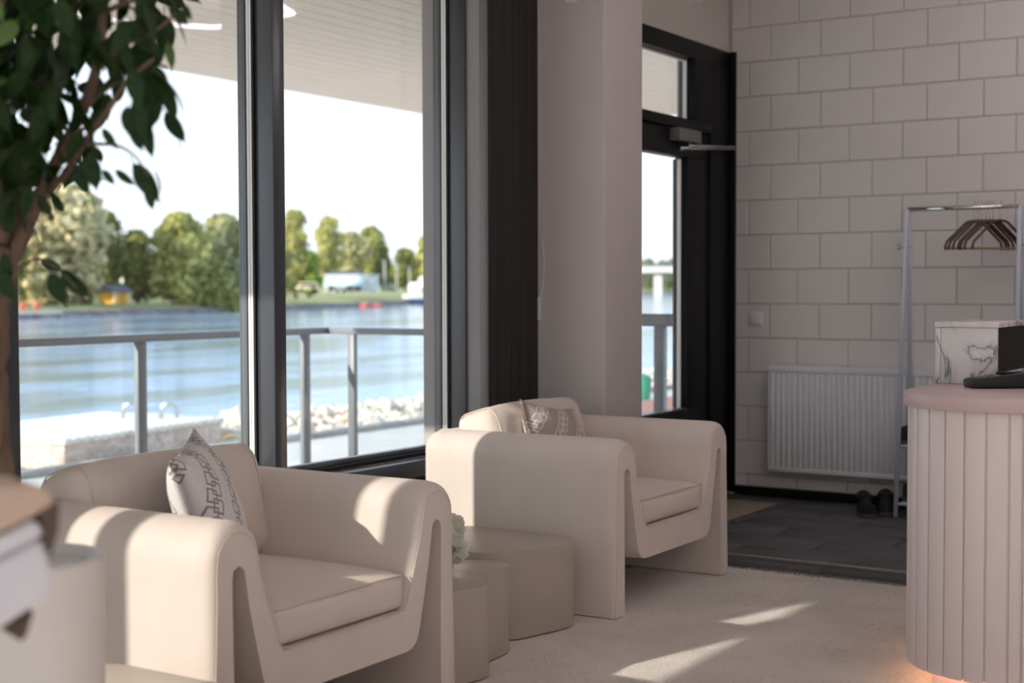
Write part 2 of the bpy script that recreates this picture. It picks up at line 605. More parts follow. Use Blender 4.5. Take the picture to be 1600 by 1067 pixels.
def block(ya, yb, za, zb):
    key = (round(yb - ya, 3), round(zb - za, 3))
    if key not in meshes:
        d, h = (yb - ya) / 2, (zb - za) / 2
        bm = bmesh.new()
        bmesh.ops.create_cube(bm, size=1)
        for v in bm.verts:
            v.co = Vector((v.co.x * 0.03, v.co.y * 2 * d, v.co.z * 2 * h))
        bmesh.ops.bevel(bm, geom=[e for e in bm.edges if all(v.co.x < 0 for v in e.verts)], offset=0.004, segments=1, affect='EDGES')
        me = bpy.data.meshes.new('block'); bm.to_mesh(me); bm.free()
        me.materials.append(MT['block'])
        meshes[key] = me
    o = bpy.data.objects.new('block', meshes[key])
    link(o, wr)
    ow = ORIGIN[wr]
    o.location = Vector((XB + 0.015 + random.uniform(-0.0012, 0.0008), (ya + yb) / 2, (za + zb) / 2)) - ow


Z0 = CAM_H + 1.70428
mg = 0.0028
for k in range(-1, 15):
    zt, zb = Z0 - 0.2 * k, Z0 - 0.2 * (k + 1)
    zb = max(zb, 0.036); zt = min(zt, CEIL)
    typeA = k % 2 == 0   # rows whose head joints sit at the A columns
    if k in (): typeA = not typeA
    # rows seen between courses k and k+1
    o = 0.0 if typeA else OFF
    edges = [YD] + [Y0 - (m + o) * L for m in range(0, 12)]
    for ya, yb in zip(edges[1:], edges[:-1]):
        if yb - ya > 0.02 and zt - zb > 0.02:
            block(ya + mg, yb - mg, zb + mg, zt - mg)
struct(box('baseboard_right', (XB - 0.012, YN, FLOOR), (XB + 0.01, YD - 0.03, 0.036), MT['black'], None, 0.003), 'dark brown skirting at the foot of the block wall')

# walls of the room behind and beside the camera
wb = struct(thing('wall_back', 'white wall behind the camera with wide windows added for light', 'wall', (XL, 0, 0)))
box('wall_panel', (XL - 0.2, YN, -0.3), (XL, 3.75, 0.30), MT['white'], wb)
box('wall_panel', (XL - 0.2, YN, 2.60), (XL, 3.75, CEIL), MT['white'], wb)
box('wall_panel', (XL - 0.2, YN, 0.30), (XL, -2.9, 2.60), MT['white'], wb)
box('wall_panel', (XL - 0.2, 3.3, 0.30), (XL, 3.75, 2.60), MT['white'], wb)
for n_, (ya, yb) in enumerate(((-2.9, -0.85), (-0.80, 1.25), (1.30, 3.3))):  # unseen windows, added to brighten the surfaces that face the camera
    wd_ = struct(thing('window_%d' % (5 + n_), 'unseen wide window added behind the camera for fill light', 'window', (XL - 0.1, (ya + yb) / 2, 0.30)))
    box('frame_rail', (XL - 0.13, ya, 0.30), (XL - 0.05, yb, 0.36), MT['frame'], wd_)
    box('frame_rail', (XL - 0.13, ya, 2.50), (XL - 0.05, yb, 2.60), MT['frame'], wd_)
    box('frame_post', (XL - 0.13, yb - 0.05, 0.36), (XL - 0.05, yb + 0.05, 2.54), MT['frame'], wd_)
    box('glass_pane', (XL - 0.093, ya, 0.36), (XL - 0.087, yb - 0.05, 2.54), MT['glass'], wd_)
struct(box('wall_near', (XL, YN - 0.2, -0.3), (XB + 0.25, YN, CEIL), MT['white']), 'plain white long wall opposite the windows')

# ---- facade wall on the left: piers, heads
wl = struct(thing('wall_left', 'beige facade wall with large black windows', 'wall', (5.2, 3.5, 0)))
HEAD = 2.60
box('wall_panel', (XL, YW + 0.02, HEAD), (XP0, 3.75, CEIL), MT['plaster'], wl)
box('wall_panel', (XL, YW + 0.02, -0.3), (XP0, 3.75, 0.0), MT['plaster'], wl)
box('wall_panel', (0.35, YW + 0.03, 0.0), (2.60, YW + 0.09, HEAD), MT['plaster'], wl)
box('wall_panel', (-0.305, YW + 0.03, 0.0), (-0.125, YW + 0.09, HEAD), MT['plaster'], wl)
box('wall_panel', (XC1, YD + 0.02, 2.568), (XB + 0.01, 3.75, CEIL), MT['plaster'], wl)
# pier beside the window: grey cloth reveal and dark striped front
box('pier_core', (XP0 + 0.004, YP + 0.012, -0.3), (XP1 + 0.1, 3.75, CEIL), MT['wallcloth'], wl)
box('reveal_cloth', (XP0, YP + 0.035, 0), (XP0 + 0.004, YW, CEIL), MT['wallcloth'], wl)
box('corner_trim', (XP0 - 0.002, YP - 0.002, 0), (XP0 + 0.012, YP + 0.035, CEIL), MT['greyplastic'], wl, 0.001, 1)
box('striped_panel', (XP0 + 0.012, YP, 0), (XP1, YP + 0.012, CEIL), MT['stripe'], wl)
rm = None
for i in range(34):          # fine vertical ribs of the panel
    x = XP0 + 0.02 + i * 0.0122 + random.uniform(-0.002, 0.002)
    wd = random.choice((0.0012, 0.002, 0.003))
    box('rib', (x, YP - 0.0025, 0), (x + wd, YP + 0.002, CEIL), MT['stripe'], wl)

col = struct(box('column', (XC0, YC, FLOOR), (XC1, 3.75, CEIL), MT['column'], None, 0.014, 3), 'smooth mauve grey square column')

# ---- windows
def mullion(nm, x0, x1, parent, z0=0.478, z1=HEAD):
    box('frame_post', (x0, YW, z0), (x1, YW + 0.085, z1), MT['frame'], parent, 0.003, 2)
    box('frame_post', (x0 - 0.008, YW + 0.125, z0), (x1 + 0.008, YW + 0.165, z1), MT['frame'], parent, 0.003, 2)


def window(nm, label, x0, x1, zs=0.478):
    wd = struct(thing(nm, label, 'window', ((x0 + x1) / 2, YG, 0)))
    # bottom rail with a black spandrel below
    box('frame_rail', (x0, YW, zs - 0.07), (x1, YW + 0.085, zs), MT['frame'], wd, 0.003, 2)
    box('spandrel', (x0, YW + 0.012, 0.0), (x1, YW + 0.14, zs - 0.07), MT['black'], wd)
    box('frame_rail', (x0, YW, HEAD - 0.07), (x1, YW + 0.16, HEAD), MT['frame'], wd, 0.003, 2)
    box('outer_rail', (x0, YW + 0.125, zs), (x1, YW + 0.165, zs + 0.035), MT['frame'], wd, 0.002, 1)
    box('glazing_bead', (x0, YW + 0.083, zs), (x1, YW + 0.090, zs + 0.018), MT['gasket'], wd)
    gl = box('glass_pane', (x0, YG, zs + 0.002), (x1, YG + 0.006, HEAD - 0.07), MT['glass'], wd)
    for xs, sg in ((x0, 1), (x1, -1)):
        # glazing unit edge: two bright spacer bars between dark gaskets
        a = xs; s = sg
        def bx(y0, y1, wv, mm, nme):
            xx = sorted((a, a + s * wv))
            box(nme, (xx[0], y0, zs + 0.004), (xx[1], y1, HEAD - 0.075), mm, wd)
        bx(YW + 0.0855, YW + 0.0955, 0.006, MT['gasket'], 'gasket')
        bx(YW + 0.096, YW + 0.107, 0.005, MT['alu'], 'spacer_bar')
        bx(YW + 0.1095, YW + 0.121, 0.005, MT['alu'], 'spacer_bar')
        bx(YW + 0.1205, YW + 0.1235, 0.006, MT['gasket'], 'gasket')
    return wd


W1 = window('window_1', 'tall black framed window pane left of the mullion', 2.72, 3.912)
W2 = window('window_2', 'tall black framed window pane behind the right armchair', 3.982, 5.150)
mullion('m', 3.915, 3.979, W2)
mullion('m', 5.152, 5.165, W2)
box('frame_post', (2.60, YW, 0.40), (2.790, YW + 0.085, HEAD), MT['frame'], W1, 0.003, 2)
box('frame_post', (2.45, YW + 0.125, 0.40), (2.603, YW + 0.165, HEAD), MT['frame'], W1, 0.003, 2)
W3 = window('window_3', 'black framed window pane outside the picture on the left', -2.55, -0.25)
W4 = window('window_4', 'narrow window pane outside the picture on the left', -0.24, 0.40)

# ---- door with transom
dr = struct(thing('door_1', 'black glazed entrance door with transom light and closer', 'door', (7.1, YD, 0)))
XD0 = 6.10
D0, D1 = YD, YD + 0.10
box('frame_head', (XD0, D0, 2.47), (XB, D1, 2.568), MT['black'], dr, 0.003)
box('frame_jamb', (7.47, D0, 0), (XB, D1, 2.47), MT['black'], dr, 0.003)
box('jamb_lining', (XB - 0.02, 3.363, 0), (XB - 0.001, D0 + 0.02, 2.570), MT['black'], dr, 0.002)
box('frame_jamb', (XD0, D0, 0), (6.30, D1, 2.47), MT['black'], dr, 0.003)
box('transom_bar', (6.30, D0 - 0.012, 2.071), (7.47, D1, 2.125), MT['black'], dr, 0.003)
box('transom_post', (7.26, D0, 2.125), (7.47, D1, 2.47), MT['black'], dr, 0.003)
lf = box('door_leaf_rail', (6.30, D0 + 0.012, 1.92), (7.47, D1 - 0.01, 2.068), MT['black'], dr, 0.003)
box('door_leaf_rail', (6.30, D0 + 0.012, 0.02), (7.47, D1 - 0.01, 0.525), MT['black'], dr, 0.003)
box('door_leaf_stile', (7.19, D0 + 0.012, 0.525), (7.468, D1 - 0.01, 1.92), MT['black'], dr, 0.003)
box('door_leaf_stile', (6.302, D0 + 0.012, 0.525), (6.42, D1 - 0.01, 1.92), MT['black'], dr, 0.003)
box('glass_pane', (6.42, D0 + 0.075, 0.525), (7.19, D0 + 0.081, 1.92), MT['glass'], dr)
box('glass_pane', (6.30, D0 + 0.075, 2.125), (7.26, D0 + 0.081, 2.47), MT['glass'], dr)
for xa, za, zb in ((7.19, 0.53, 1.912), (7.26, 2.13, 2.465)):
    box('gasket', (xa - 0.008, D0 + 0.040, za), (xa, D0 + 0.050, zb), MT['gasket'], dr)
    box('spacer_bar', (xa - 0.007, D0 + 0.050, za), (xa, D0 + 0.061, zb), MT['alu'], dr)
    box('spacer_bar', (xa - 0.007, D0 + 0.063, za), (xa, D0 + 0.074, zb), MT['alu'], dr)
    box('gasket', (xa - 0.010, D0 + 0.082, za), (xa, D0 + 0.098, zb), MT['gasket'], dr)
box('spacer_bar', (6.30, D0 + 0.055, 2.459), (7.253, D0 + 0.073, 2.468), MT['alu'], dr)
box('glazing_bead', (6.42, D0 + 0.012, 0.522), (7.19, D0 + 0.074, 0.530), MT['frame'], dr)
cl = box('door_closer', (6.96, D0 - 0.052, 1.995), (7.235, D0 + 0.013, 2.062), MT['greyplastic'], dr, 0.006, 3)
tube('closer_arm', [(7.11, D0 - 0.035, 1.995), (7.11, D0 - 0.035, 1.972)], 0.009, MT['greyplastic'], dr)
tube('closer_arm', [(7.10, D0 - 0.035, 1.972), (7.30, D0 - 0.06, 1.985), (7.66, D0 - 0.06, 2.012)], [0.009, 0.008, 0.006], MT['steel'], dr, 8)
tube('closer_arm', [(7.03, D0 - 0.02, 1.955), (7.30, D0 - 0.052, 1.972), (7.66, D0 - 0.06, 1.999)], [0.012, 0.006, 0.006], MT['steel'], dr, 8)
tube('door_handle', [(6.36, D0 + 0.0, 0.98), (6.36, D0 - 0.05, 0.98), (6.48, D0 - 0.05, 0.98)], 0.01, MT['steel'], dr)

# ================================================================== ARMCHAIRS
CW, CD = 1.01, 0.88          # width, depth


def arc(cx, cz, r, a0, a1, n):
    return [(cx + r * math.cos(math.radians(a0 + (a1 - a0) * i / n)), cz + r * math.sin(math.radians(a0 + (a1 - a0) * i / n))) for i in range(n + 1)]


def chair_half():
    """outer and inner contour (u, z) of the left arm from the floor to the seat, u from the outer side"""
    outer = [(0, 0), (0, 0.2), (0, 0.4), (0, 0.535)] + arc(0.096, 0.548, 0.096, 180, 90, 8)[0:] + arc(0.092, 0.548, 0.096, 88, 14, 6)
    outer += [(0.197, 0.50), (0.222, 0.40), (0.245, 0.315), (0.252, 0.300)]
    inner = [(0.082, 0), (0.082, 0.2), (0.080, 0.4), (0.079, 0.50)] + arc(0.098, 0.515, 0.019, 180, 25, 6) + \
            [(0.132, 0.43), (0.158, 0.32), (0.180, 0.235), (0.192, 0.205), (0.212, 0.186), (0.245, 0.180)]
    return outer, inner


def resample(pts, n):
    P = [Vector(p) for p in pts]
    d = [0]
    for a, b in zip(P[:-1], P[1:]):
        d.append(d[-1] + (b - a).length)
    out = []
    for i in range(n):
        t = d[-1] * i / (n - 1)
        j = 0
        while j < len(d) - 2 and d[j + 1] < t: j += 1
        f = (t - d[j]) / max(1e-9, d[j + 1] - d[j])
        out.append(P[j].lerp(P[j + 1], f))
    return out


def offset_var(pts, k):
    """front roundover: full on the arm tops, slight along the seat edge"""
    full = offset_in(pts, 1.0)
    out = []
    for p, q in zip(pts, full):
        f = 1.0
        if 0.17 < p.x < CW - 0.17:
            f = max(0.12, min(1.0, (p.y - 0.30) / 0.22))
        elif p.y < 0.45:
            f = 0.35 + 0.65 * p.y / 0.45
        out.append(p + (q - p) * k * f)
    return out


def offset_in(pts, k):
    """move the contour towards its inside (right side of travel) by k, not at the floor"""
    out = []
    for i, p in enumerate(pts):
        t = pts[min(i + 1, len(pts) - 1)] - pts[max(i - 1, 0)]
        t.normalize()
        nrm = Vector((t.y, -t.x))
        out.append(p + nrm * k)
    return out


def make_chair(loc, label):
    t = thing('armchair', label, 'armchair', loc, 'cream lounge armchairs by the windows')
    oh, ih = chair_half()
    full_o = oh + [(CW - u, z) for u, z in reversed(oh)]
    full_i = ih + [(CW - u, z) for u, z in reversed(ih)]
    N = 121
    O, I = resample(full_o, N), resample(full_i, N)
    rings = []           # (y, offset)
    for y, k in ((0.0, 0.026), (0.004, 0.017), (0.012, 0.009), (0.026, 0.003), (0.05, 0.0), (CD - 0.06, 0.0)):
        rings.append((y, offset_var(O, k), offset_in(I, -min(k, 0.003))))
    V, Fc = [], []
    for y, o_, i_ in rings:
        for p in o_: V.append((p.x, y, max(0, p.y)))
        for p in i_: V.append((p.x, y, max(0, p.y)))
    S = 2 * N
    for r in range(len(rings) - 1):
        for j in range(N - 1):
            a = r * S + j; b = a + S
            Fc.append((a, a + 1, b + 1, b))
            a2 = r * S + N + j; b2 = a2 + S
            Fc.append((a2, b2, b2 + 1, a2 + 1))
        for j in (0, N - 1):     # feet
            a = r * S + j; b = r * S + N + j
            Fc.append((a, a + S, b + S, b))
    for r in (0, len(rings) - 1):
        ng = [r * S + j for j in range(N)] + [r * S + N + j for j in range(N - 1, -1, -1)]
        Fc.append(tuple(ng) if r else tuple(ng[::-1]))
    sh = mesh_obj('shell', V, Fc, MT['fabric'], t, smooth=False, local=True)
    fix_normals(sh)
    for p in sh.data.polygons: p.use_smooth = True
    md = sh.modifiers.new('split', 'EDGE_SPLIT'); md.split_angle = math.radians(50)
    # welt along the front edge
    pr_ = [(p.x, 0.001, p.y) for p in rings[0][1]]
    tube('piping', pr_[::2], 0.0025, MT['piping'], t, 6, local=True)
    # back panel
    bp = box('back_panel', (0.006, CD - 0.17, 0.14), (CW - 0.006, CD, 0.640), MT['fabric'], t, 0.075, 6, local=True)
    # seat cushion
    nx, ny, nz = 16, 14, 6
    sc = rounded_cushion('seat_cushion', (0.226, 0.010, 0.3005), (CW - 0.226, 0.60, 0.408), 0.026, t, bulge=(0.0, 0.012, 0.022))
    y = 0.020; xs = [0.240 + (CW - 0.480) * i / 20 for i in range(21)]
    tube('piping', [(x, 0.013 - 0.006 * math.sin(PI * i / 20), 0.399 + 0.004 * math.sin(PI * i / 20)) for i, x in enumerate(xs)], 0.0026, MT['piping'], sc, 6, local=True)
    # back cushion, leaning on the back panel
    bc = rounded_cushion('back_cushion', (0.150, 0, 0), (CW - 0.150, 0.20, 0.345), 0.055, t, bulge=(0.008, 0.03, 0.015), wob=0.006)
    bc.location = (0, 0.535, 0.405)
    bc.rotation_euler = (-0.28, 0, 0)
    for sx in (0.185, CW - 0.185):
        tube('piping', [(sx, 0.10 + 0.100 * math.copysign(abs(math.cos(a)) ** 0.45, math.cos(a)), 0.172 + 0.1735 * math.copysign(abs(math.sin(a)) ** 0.45, math.sin(a))) for a in [2 * PI * i / 28 for i in range(28)]], 0.0024, MT['piping'], bc, 6, closed=True, local=True)
    return t


def rounded_cushion(name, a, b, rad, parent, bulge=(0, 0, 0), wob=0.0, m=None, n=12):
    """box with rounded edges whose faces swell a little"""
    bm = bmesh.new()
    bmesh.ops.create_cube(bm, size=2)
    bmesh.ops.subdivide_edges(bm, edges=bm.edges[:], cuts=n, use_grid_fill=True)
    lo, hi = Vector(a), Vector(b)
    c = (lo + hi) / 2; h = (hi - lo) / 2
    for v in bm.verts:
        u = v.co.copy()
        p = Vector((u.x * h.x, u.y * h.y, u.z * h.z))
        q = Vector((max(-h.x + rad, min(h.x - rad, p.x)), max(-h.y + rad, min(h.y - rad, p.y)), max(-h.z + rad, min(h.z - rad, p.z))))
        d = p - q
        if d.length > 1e-6:
            # cube-to-sphere rounding
            p = q + d.normalized() * rad
        fx, fy, fz = (1 - u.x * u.x), (1 - u.y * u.y), (1 - u.z * u.z)
        p += Vector((bulge[0] * u.x * fy * fz, bulge[1] * u.y * fx * fz, bulge[2] * u.z * fx * fy))
        if wob:
            nv = noise.noise_vector(Vector((p.x * 9 + 3, p.y * 9, p.z * 9)))
            p += wob * nv
        v.co = c + p
    me = bpy.data.meshes.new(name); bm.to_mesh(me); bm.free()
    for p in me.polygons: p.use_smooth = True
    me.materials.append(m or MT['fabric'])
    o = bpy.data.objects.new(name, me)
    link(o, parent)
    return o


ch2 = make_chair((4.505, 2.423, 0.002), 'cream armchair beside the striped pier, holding the taupe pillow')
ch1 = copy_tree(ch2)
ch1.location = (2.400, 2.360, 0.002)
ch1['label'] = 'cream armchair nearest the planter, holding the white pillow'
ORIGIN[ch1] = Vector(ch1.location)


def pillow(name, label, cat, m, size, thick, mat4, grp):
    n = 20
    V, Fc, UVs = [], [], []
    for side in (1, -1):
        for i in range(n + 1):
            for j in range(n + 1):
                u, v = -1 + 2 * i / n, -1 + 2 * j / n
                k = max(0.0, (1 - abs(u) ** 2.4) * (1 - abs(v) ** 2.4))
                # edges draw in between the pointed corners
                px = u * (1 - 0.075 * (1 - v * v)) * size / 2
                py = v * (1 - 0.075 * (1 - u * u)) * size / 2
                z = side * (thick / 2 * k ** 0.55 + 0.002)
                z += 0.006 * noise.noise(Vector((u * 3, v * 3, side)))
                V.append((px, py, z))
    st = (n + 1) ** 2
    for s in (0, 1):
        for i in range(n):
            for j in range(n):
                a = s * st + i * (n + 1) + j
                q = (a, a + n + 1, a + n + 2, a + 1)
                Fc.append(q if s == 0 else q[::-1])
    rim = [i * (n + 1) for i in range(n + 1)] + [n * (n + 1) + j for j in range(1, n + 1)] + \
          [i * (n + 1) + n for i in range(n - 1, -1, -1)] + [j for j in range(n - 1, 0, -1)]
    for a, b in zip(rim, rim[1:] + rim[:1]):
        Fc.append((a, b, st + b, st + a))
    me = bpy.data.meshes.new(name)
    me.from_pydata(V, [], Fc); me.update()
    uvl = me.uv_layers.new(name='UVMap')
    for p in me.polygons:
        for li in p.loop_indices:
            co = me.vertices[me.loops[li].vertex_index].co
            uvl.data[li].uv = (co.x / size + 0.5, co.y / size + 0.5)
        p.use_smooth = True
    me.materials.append(m)
    o = bpy.data.objects.new(name, me)
    link(o)
    o.matrix_world = mat4
    tag(o, label, cat, grp)
    return o


def frame(center, xdir, ydir):
    x = Vector(xdir).normalized()
    z = x.cross(Vector(ydir)).normalized()
    y = z.cross(x)
    m = Matrix((x, y, z)).transposed().to_4x4()
    m.translation = center
    return m


# taupe pillow leaning on the back cushion of the right chair
pillow('throw_pillow', 'taupe pillow with white chain print in the armchair by the column', 'pillow', MT['cush_taupe'], 0.42, 0.15,
       frame((4.965, 2.925, 0.530), (0.985, -0.02, -0.16), (0.05, 0.36, 0.93)), 'printed throw pillows')
pillow('throw_pillow', 'white pillow with grey chain print in the armchair by the planter', 'pillow', MT['cush_white'], 0.42, 0.16,
       frame((2.815, 2.765, 0.585), (0.80, 0.60, 0.10), (-0.24, 0.22, 0.94)), 'printed throw pillows')

# ================================================================== SIDE TABLES + FLOWERS
big = [(4.395, 2.535), (4.41, 2.62), (4.42, 2.80), (4.40, 3.02), (4.25, 3.13), (4.05, 3.06), (3.97, 2.86), (3.985, 2.66), (4.06, 2.568), (4.18, 2.528), (4.31, 2.500)]
o = prism('side_table', spline2(big, 6), 0.003, 0.306, MT['taupe'], None, 0.004)
tag(o, 'larger taupe blob-shaped side table against the right armchair', 'side table', 'taupe nesting side tables')
small = [(3.955, 2.535), (3.962, 2.60), (3.90, 2.70), (3.80, 2.80), (3.62, 2.82), (3.47, 2.72), (3.435, 2.56), (3.47, 2.44), (3.55, 2.398), (3.635, 2.395), (3.668, 2.44), (3.735, 2.482), (3.80, 2.487), (3.90, 2.495)]
o = prism('side_table', spline2(small, 6), 0.003, 0.289, MT['taupe'], None, 0.004)
tag(o, 'smaller taupe wavy side table with the white flowers on it', 'side table', 'taupe nesting side tables')

fb = thing('flower_bouquet', 'white ruffled flowers in a low glass on the smaller taupe table', 'flowers', (3.722, 2.628, 0.290))
lathe('glass_bowl', [(0.0, 0.0), (0.030, 0.0), (0.036, 0.012), (0.038, 0.045), (0.035, 0.045), (0.033, 0.014), (0.0, 0.006)], (0, 0, 0), MT['railglass'], fb, 20, local=True)
for i in range(5):
    a = i * 2 * PI / 5
    tube('stem', [(0.012 * math.cos(a), 0.012 * math.sin(a), 0.008), (0.03 * math.cos(a), 0.03 * math.sin(a), 0.07)], 0.0025, MT['stem'], fb, 6, local=True)
for i, (bx, by, bz, br) in enumerate(((0.028, -0.008, 0.135, 0.048), (-0.030, -0.020, 0.120, 0.046), (0.0, 0.034, 0.125, 0.046), (0.045, 0.010, 0.070, 0.044), (0.005, -0.045, 0.072, 0.042), (-0.045, 0.020, 0.070, 0.042))):
    V, Fc = [], []
    for k in range(260):
        zz = 1 - 2 * (k + 0.5) / 260
        th = k * 2.39996
        rr = math.sqrt(1 - zz * zz)
        nv = Vector((rr * math.cos(th), rr * math.sin(th), zz))
        tv = nv.cross(Vector((random.uniform(-1, 1), random.uniform(-1, 1), random.uniform(-1, 1)))).normalized()
        bv = nv.cross(tv)
        c0 = nv * br * random.uniform(0.35, 0.5)
        tip = nv * br * random.uniform(0.9, 1.12)
        wd = br * random.uniform(0.10, 0.19)
        b0 = len(V)
        for p in (c0 - tv * wd * 0.4, c0 + tv * wd * 0.4, tip + tv * wd + bv * wd * 0.3, tip + nv * 0.004 + bv * wd * 0.5, tip - tv * wd + bv * wd * 0.2):
            V.append((bx + p.x, by + p.y, bz + p.z))
        Fc.append((b0, b0 + 1, b0 + 2, b0 + 3, b0 + 4))
    mesh_obj('bloom', V, Fc, MT['petal'], fb, local=True)

# ================================================================== RUG
RX0, RX1, RY0, RY1 = -2.3, 5.655, -2.6, 2.845  # carried on unseen behind the camera to bounce light into the room
V, Fc = [], []
nx, ny = 240, 130
for i in range(nx + 1):
    for j in range(ny + 1):
        x = RX0 + (RX1 - RX0) * i / nx
        y = RY0 + (RY1 - RY0) * j / ny
        if i in (0, nx): x += random.uniform(-0.006, 0.006)
        if j in (0, ny): y += random.uniform(-0.006, 0.006)
        edge = i in (0, nx) or j in (0, ny)
        z = -0.010 if edge else 0.0 + 0.0012 * noise.noise(Vector((x * 4, y * 4, 0)))  - 0.0016
        V.append((x, y, z))
for i in range(nx):
    for j in range(ny):
        a = i * (ny + 1) + j
        Fc.append((a, a + ny + 1, a + ny + 2, a + 1))
rug = thing('rug', 'thick cream rug under the armchairs and side tables', 'rug', ((RX0 + RX1) / 2, (RY0 + RY1) / 2, FLOOR))
mesh_obj('rug_base', V, Fc, MT['rug'], rug, smooth=True)
# pile: short tufts over the part of the rug in view
V, Fc = [], []
for k in range(90000):
    x = random.uniform(2.9, RX1 + 0.004); y = random.uniform(1.0, RY1)
    if 2.42 < y and (2.41 < x < 2.48 or 3.33 < x < 3.40): continue
    if y > 2.40 and 3.45 < x < 4.4: continue
    h = random.uniform(0.0035, 0.0065)
    a = random.uniform(0, 2 * PI); lean = random.uniform(0.002, 0.009)
    ca, sa = math.cos(a), math.sin(a)
    wd = 0.0022
    b0 = len(V)
    V += [(x - sa * wd, y + ca * wd, -0.004), (x + sa * wd, y - ca * wd, -0.004), (x + ca * lean, y + sa * lean, h - 0.004)]
    Fc.append((b0, b0 + 1, b0 + 2))
pile = mesh_obj('pile', V, Fc, MT['rugpile'], rug)
pile['kind'] = 'stuff'

# ================================================================== COUNTER
cx, cy, CR = 4.331, 1.026, 0.27
A_END = math.radians(205)
ct = thing('reception_counter', 'pink reception counter with rounded corner and vertical slats', 'counter', (cx, cy, 0))


def counter_outline(r, n=36):
    arc_ = [(cx + r * math.cos(a), cy + r * math.sin(a)) for a in [PI / 2 + (A_END - PI / 2) * i / n for i in range(n + 1)]]
    tx, ty = -math.sin(A_END), math.cos(A_END)
    e = (arc_[-1][0] + tx * 1.5, arc_[-1][1] + ty * 1.5)
    return [(5.20 + (r - CR), cy + r)] + arc_ + [e, (5.20 + (r - CR), e[1])]


prism('plinth', counter_outline(CR - 0.075), FLOOR, 0.095, MT['pink'], ct)
prism('body', counter_outline(CR - 0.006), 0.085, 0.848, MT['pink'], ct)
prism('worktop', counter_outline(CR + 0.014), 0.848, 0.888, MT['pinktop'], ct, 0.002)
prism('light_strip', counter_outline(CR - 0.03), 0.078, 0.0845, MT['underglow'], ct)
sp = 0.061
dphi = sp / CR
gap = 0.0030


def curved_slat(a0, a1):
    am = (a0 + a1) / 2
    a0 += gap / CR; a1 -= gap / CR
    pts = [(cx + (CR - 0.008) * math.cos(a), cy + (CR - 0.008) * math.sin(a)) for a in (a0, am, a1)] + \
          [(cx + (CR + 0.001) * math.cos(a), cy + (CR + 0.001) * math.sin(a)) for a in (a1, am, a0)]
    prism('slat', pts, 0.080, 0.848, MT['pink'], ct, 0.0012)


def flat_slat(p0, p1, nrm):
    p0, p1, nrm = Vector(p0), Vector(p1), Vector(nrm)
    t = (p1 - p0).normalized() * gap
    q = [p0 + t - nrm * 0.008, p1 - t - nrm * 0.008, p1 - t + nrm * 0.001, p0 + t + nrm * 0.001]
    prism('slat', [(v.x, v.y) for v in q], 0.080, 0.848, MT['pink'], ct, 0.0012)


a = 1.861 + 2.0 * dphi
while a - dphi > PI / 2: a -= dphi
curved_slat(PI / 2, a)
while a + dphi < A_END:
    curved_slat(a, a + dphi); a += dphi
n0 = Vector((math.cos(A_END), math.sin(A_END))); t0 = Vector((-n0.y, n0.x))
e0 = Vector((cx, cy)) + n0 * CR
curved_slat(a, A_END)
for k in range(22):
    flat_slat(e0 + t0 * (k * sp), e0 + t0 * ((k + 1) * sp), n0)
for k in range(13):
    flat_slat((cx + k * sp, cy + CR), (cx + (k + 1) * sp, cy + CR), (0, 1))

# marble organiser on the counter, open towards the desk
mb = thing('desk_shelf', 'white marble desk shelf with dark open side on the pink counter', 'shelf', (4.72, 1.22, 0.889))
MX0, MX1, MY0, MY1 = 4.622, 4.745, 1.112, 1.309
MX1 = 5.02
box('side_panel', (MX0, MY0 + 0.002, 0.889), (MX0 + 0.016, MY1 - 0.018, 1.069), MT['marble'], mb, 0.001, 1)
box('top_panel', (MX0 - 0.004, MY0 - 0.002, 1.070), (MX1, MY1 + 0.002, 1.087), MT['marble'], mb, 0.001, 1)
box('back_panel', (MX0 - 0.001, MY1 - 0.017, 0.889), (MX1, MY1, 1.069), MT['marble'], mb, 0.001, 1)
box('bottom_panel', (MX0 + 0.017, MY0 + 0.004, 0.889), (MX1, MY1 - 0.018, 0.903), MT['marble'], mb, 0.001, 1)
box('dark_door', (MX0 + 0.018, MY0 + 0.006, 0.925), (MX1, MY0 + 0.014, 1.068), MT['darkgloss'], mb)

# card terminal
tm = thing('card_terminal', 'black card payment terminal lying on the pink counter', 'card terminal', (4.50, 1.06, 0.889))
prof = [(-0.105, 0.0), (-0.108, 0.022), (-0.10, 0.028), (0.02, 0.043), (0.075, 0.048), (0.10, 0.046), (0.105, 0.02), (0.10, 0.0), (0.05, -0.0005 + 0.0005), (-0.02, 0.0)]
V, Fc = [], []
n = len(prof)
for s in (-0.038, 0.038):
    for a, z in prof: V.append((a, s, z))
Fc = [tuple(range(n)), tuple(range(2 * n - 1, n - 1, -1))] + [(i, n + i, n + (i + 1) % n, (i + 1) % n) for i in range(n)]
tb = mesh_obj('casing', V, Fc, MT['blackplastic'], tm, local=True)
fix_normals(tb); bevel(tb, 0.005, 3)
box('screen', (-0.005, -0.028, 0.0408), (0.07, 0.028, 0.0470), MT['darkgloss'], tm, 0.001, 1, local=True)
for r in range(4):
    for c_ in range(3):
        box('key', (-0.088 + r * 0.02, -0.026 + c_ * 0.019, 0.029 + r * 0.0022), (-0.074 + r * 0.02, -0.012 + c_ * 0.019, 0.0335 + r * 0.0022), MT['greyplastic'], tm, 0.001, 1, local=True)
tm.rotation_euler = (0, 0, math.radians(-52))
tm.location = (4.515, 1.075, 0.8895)

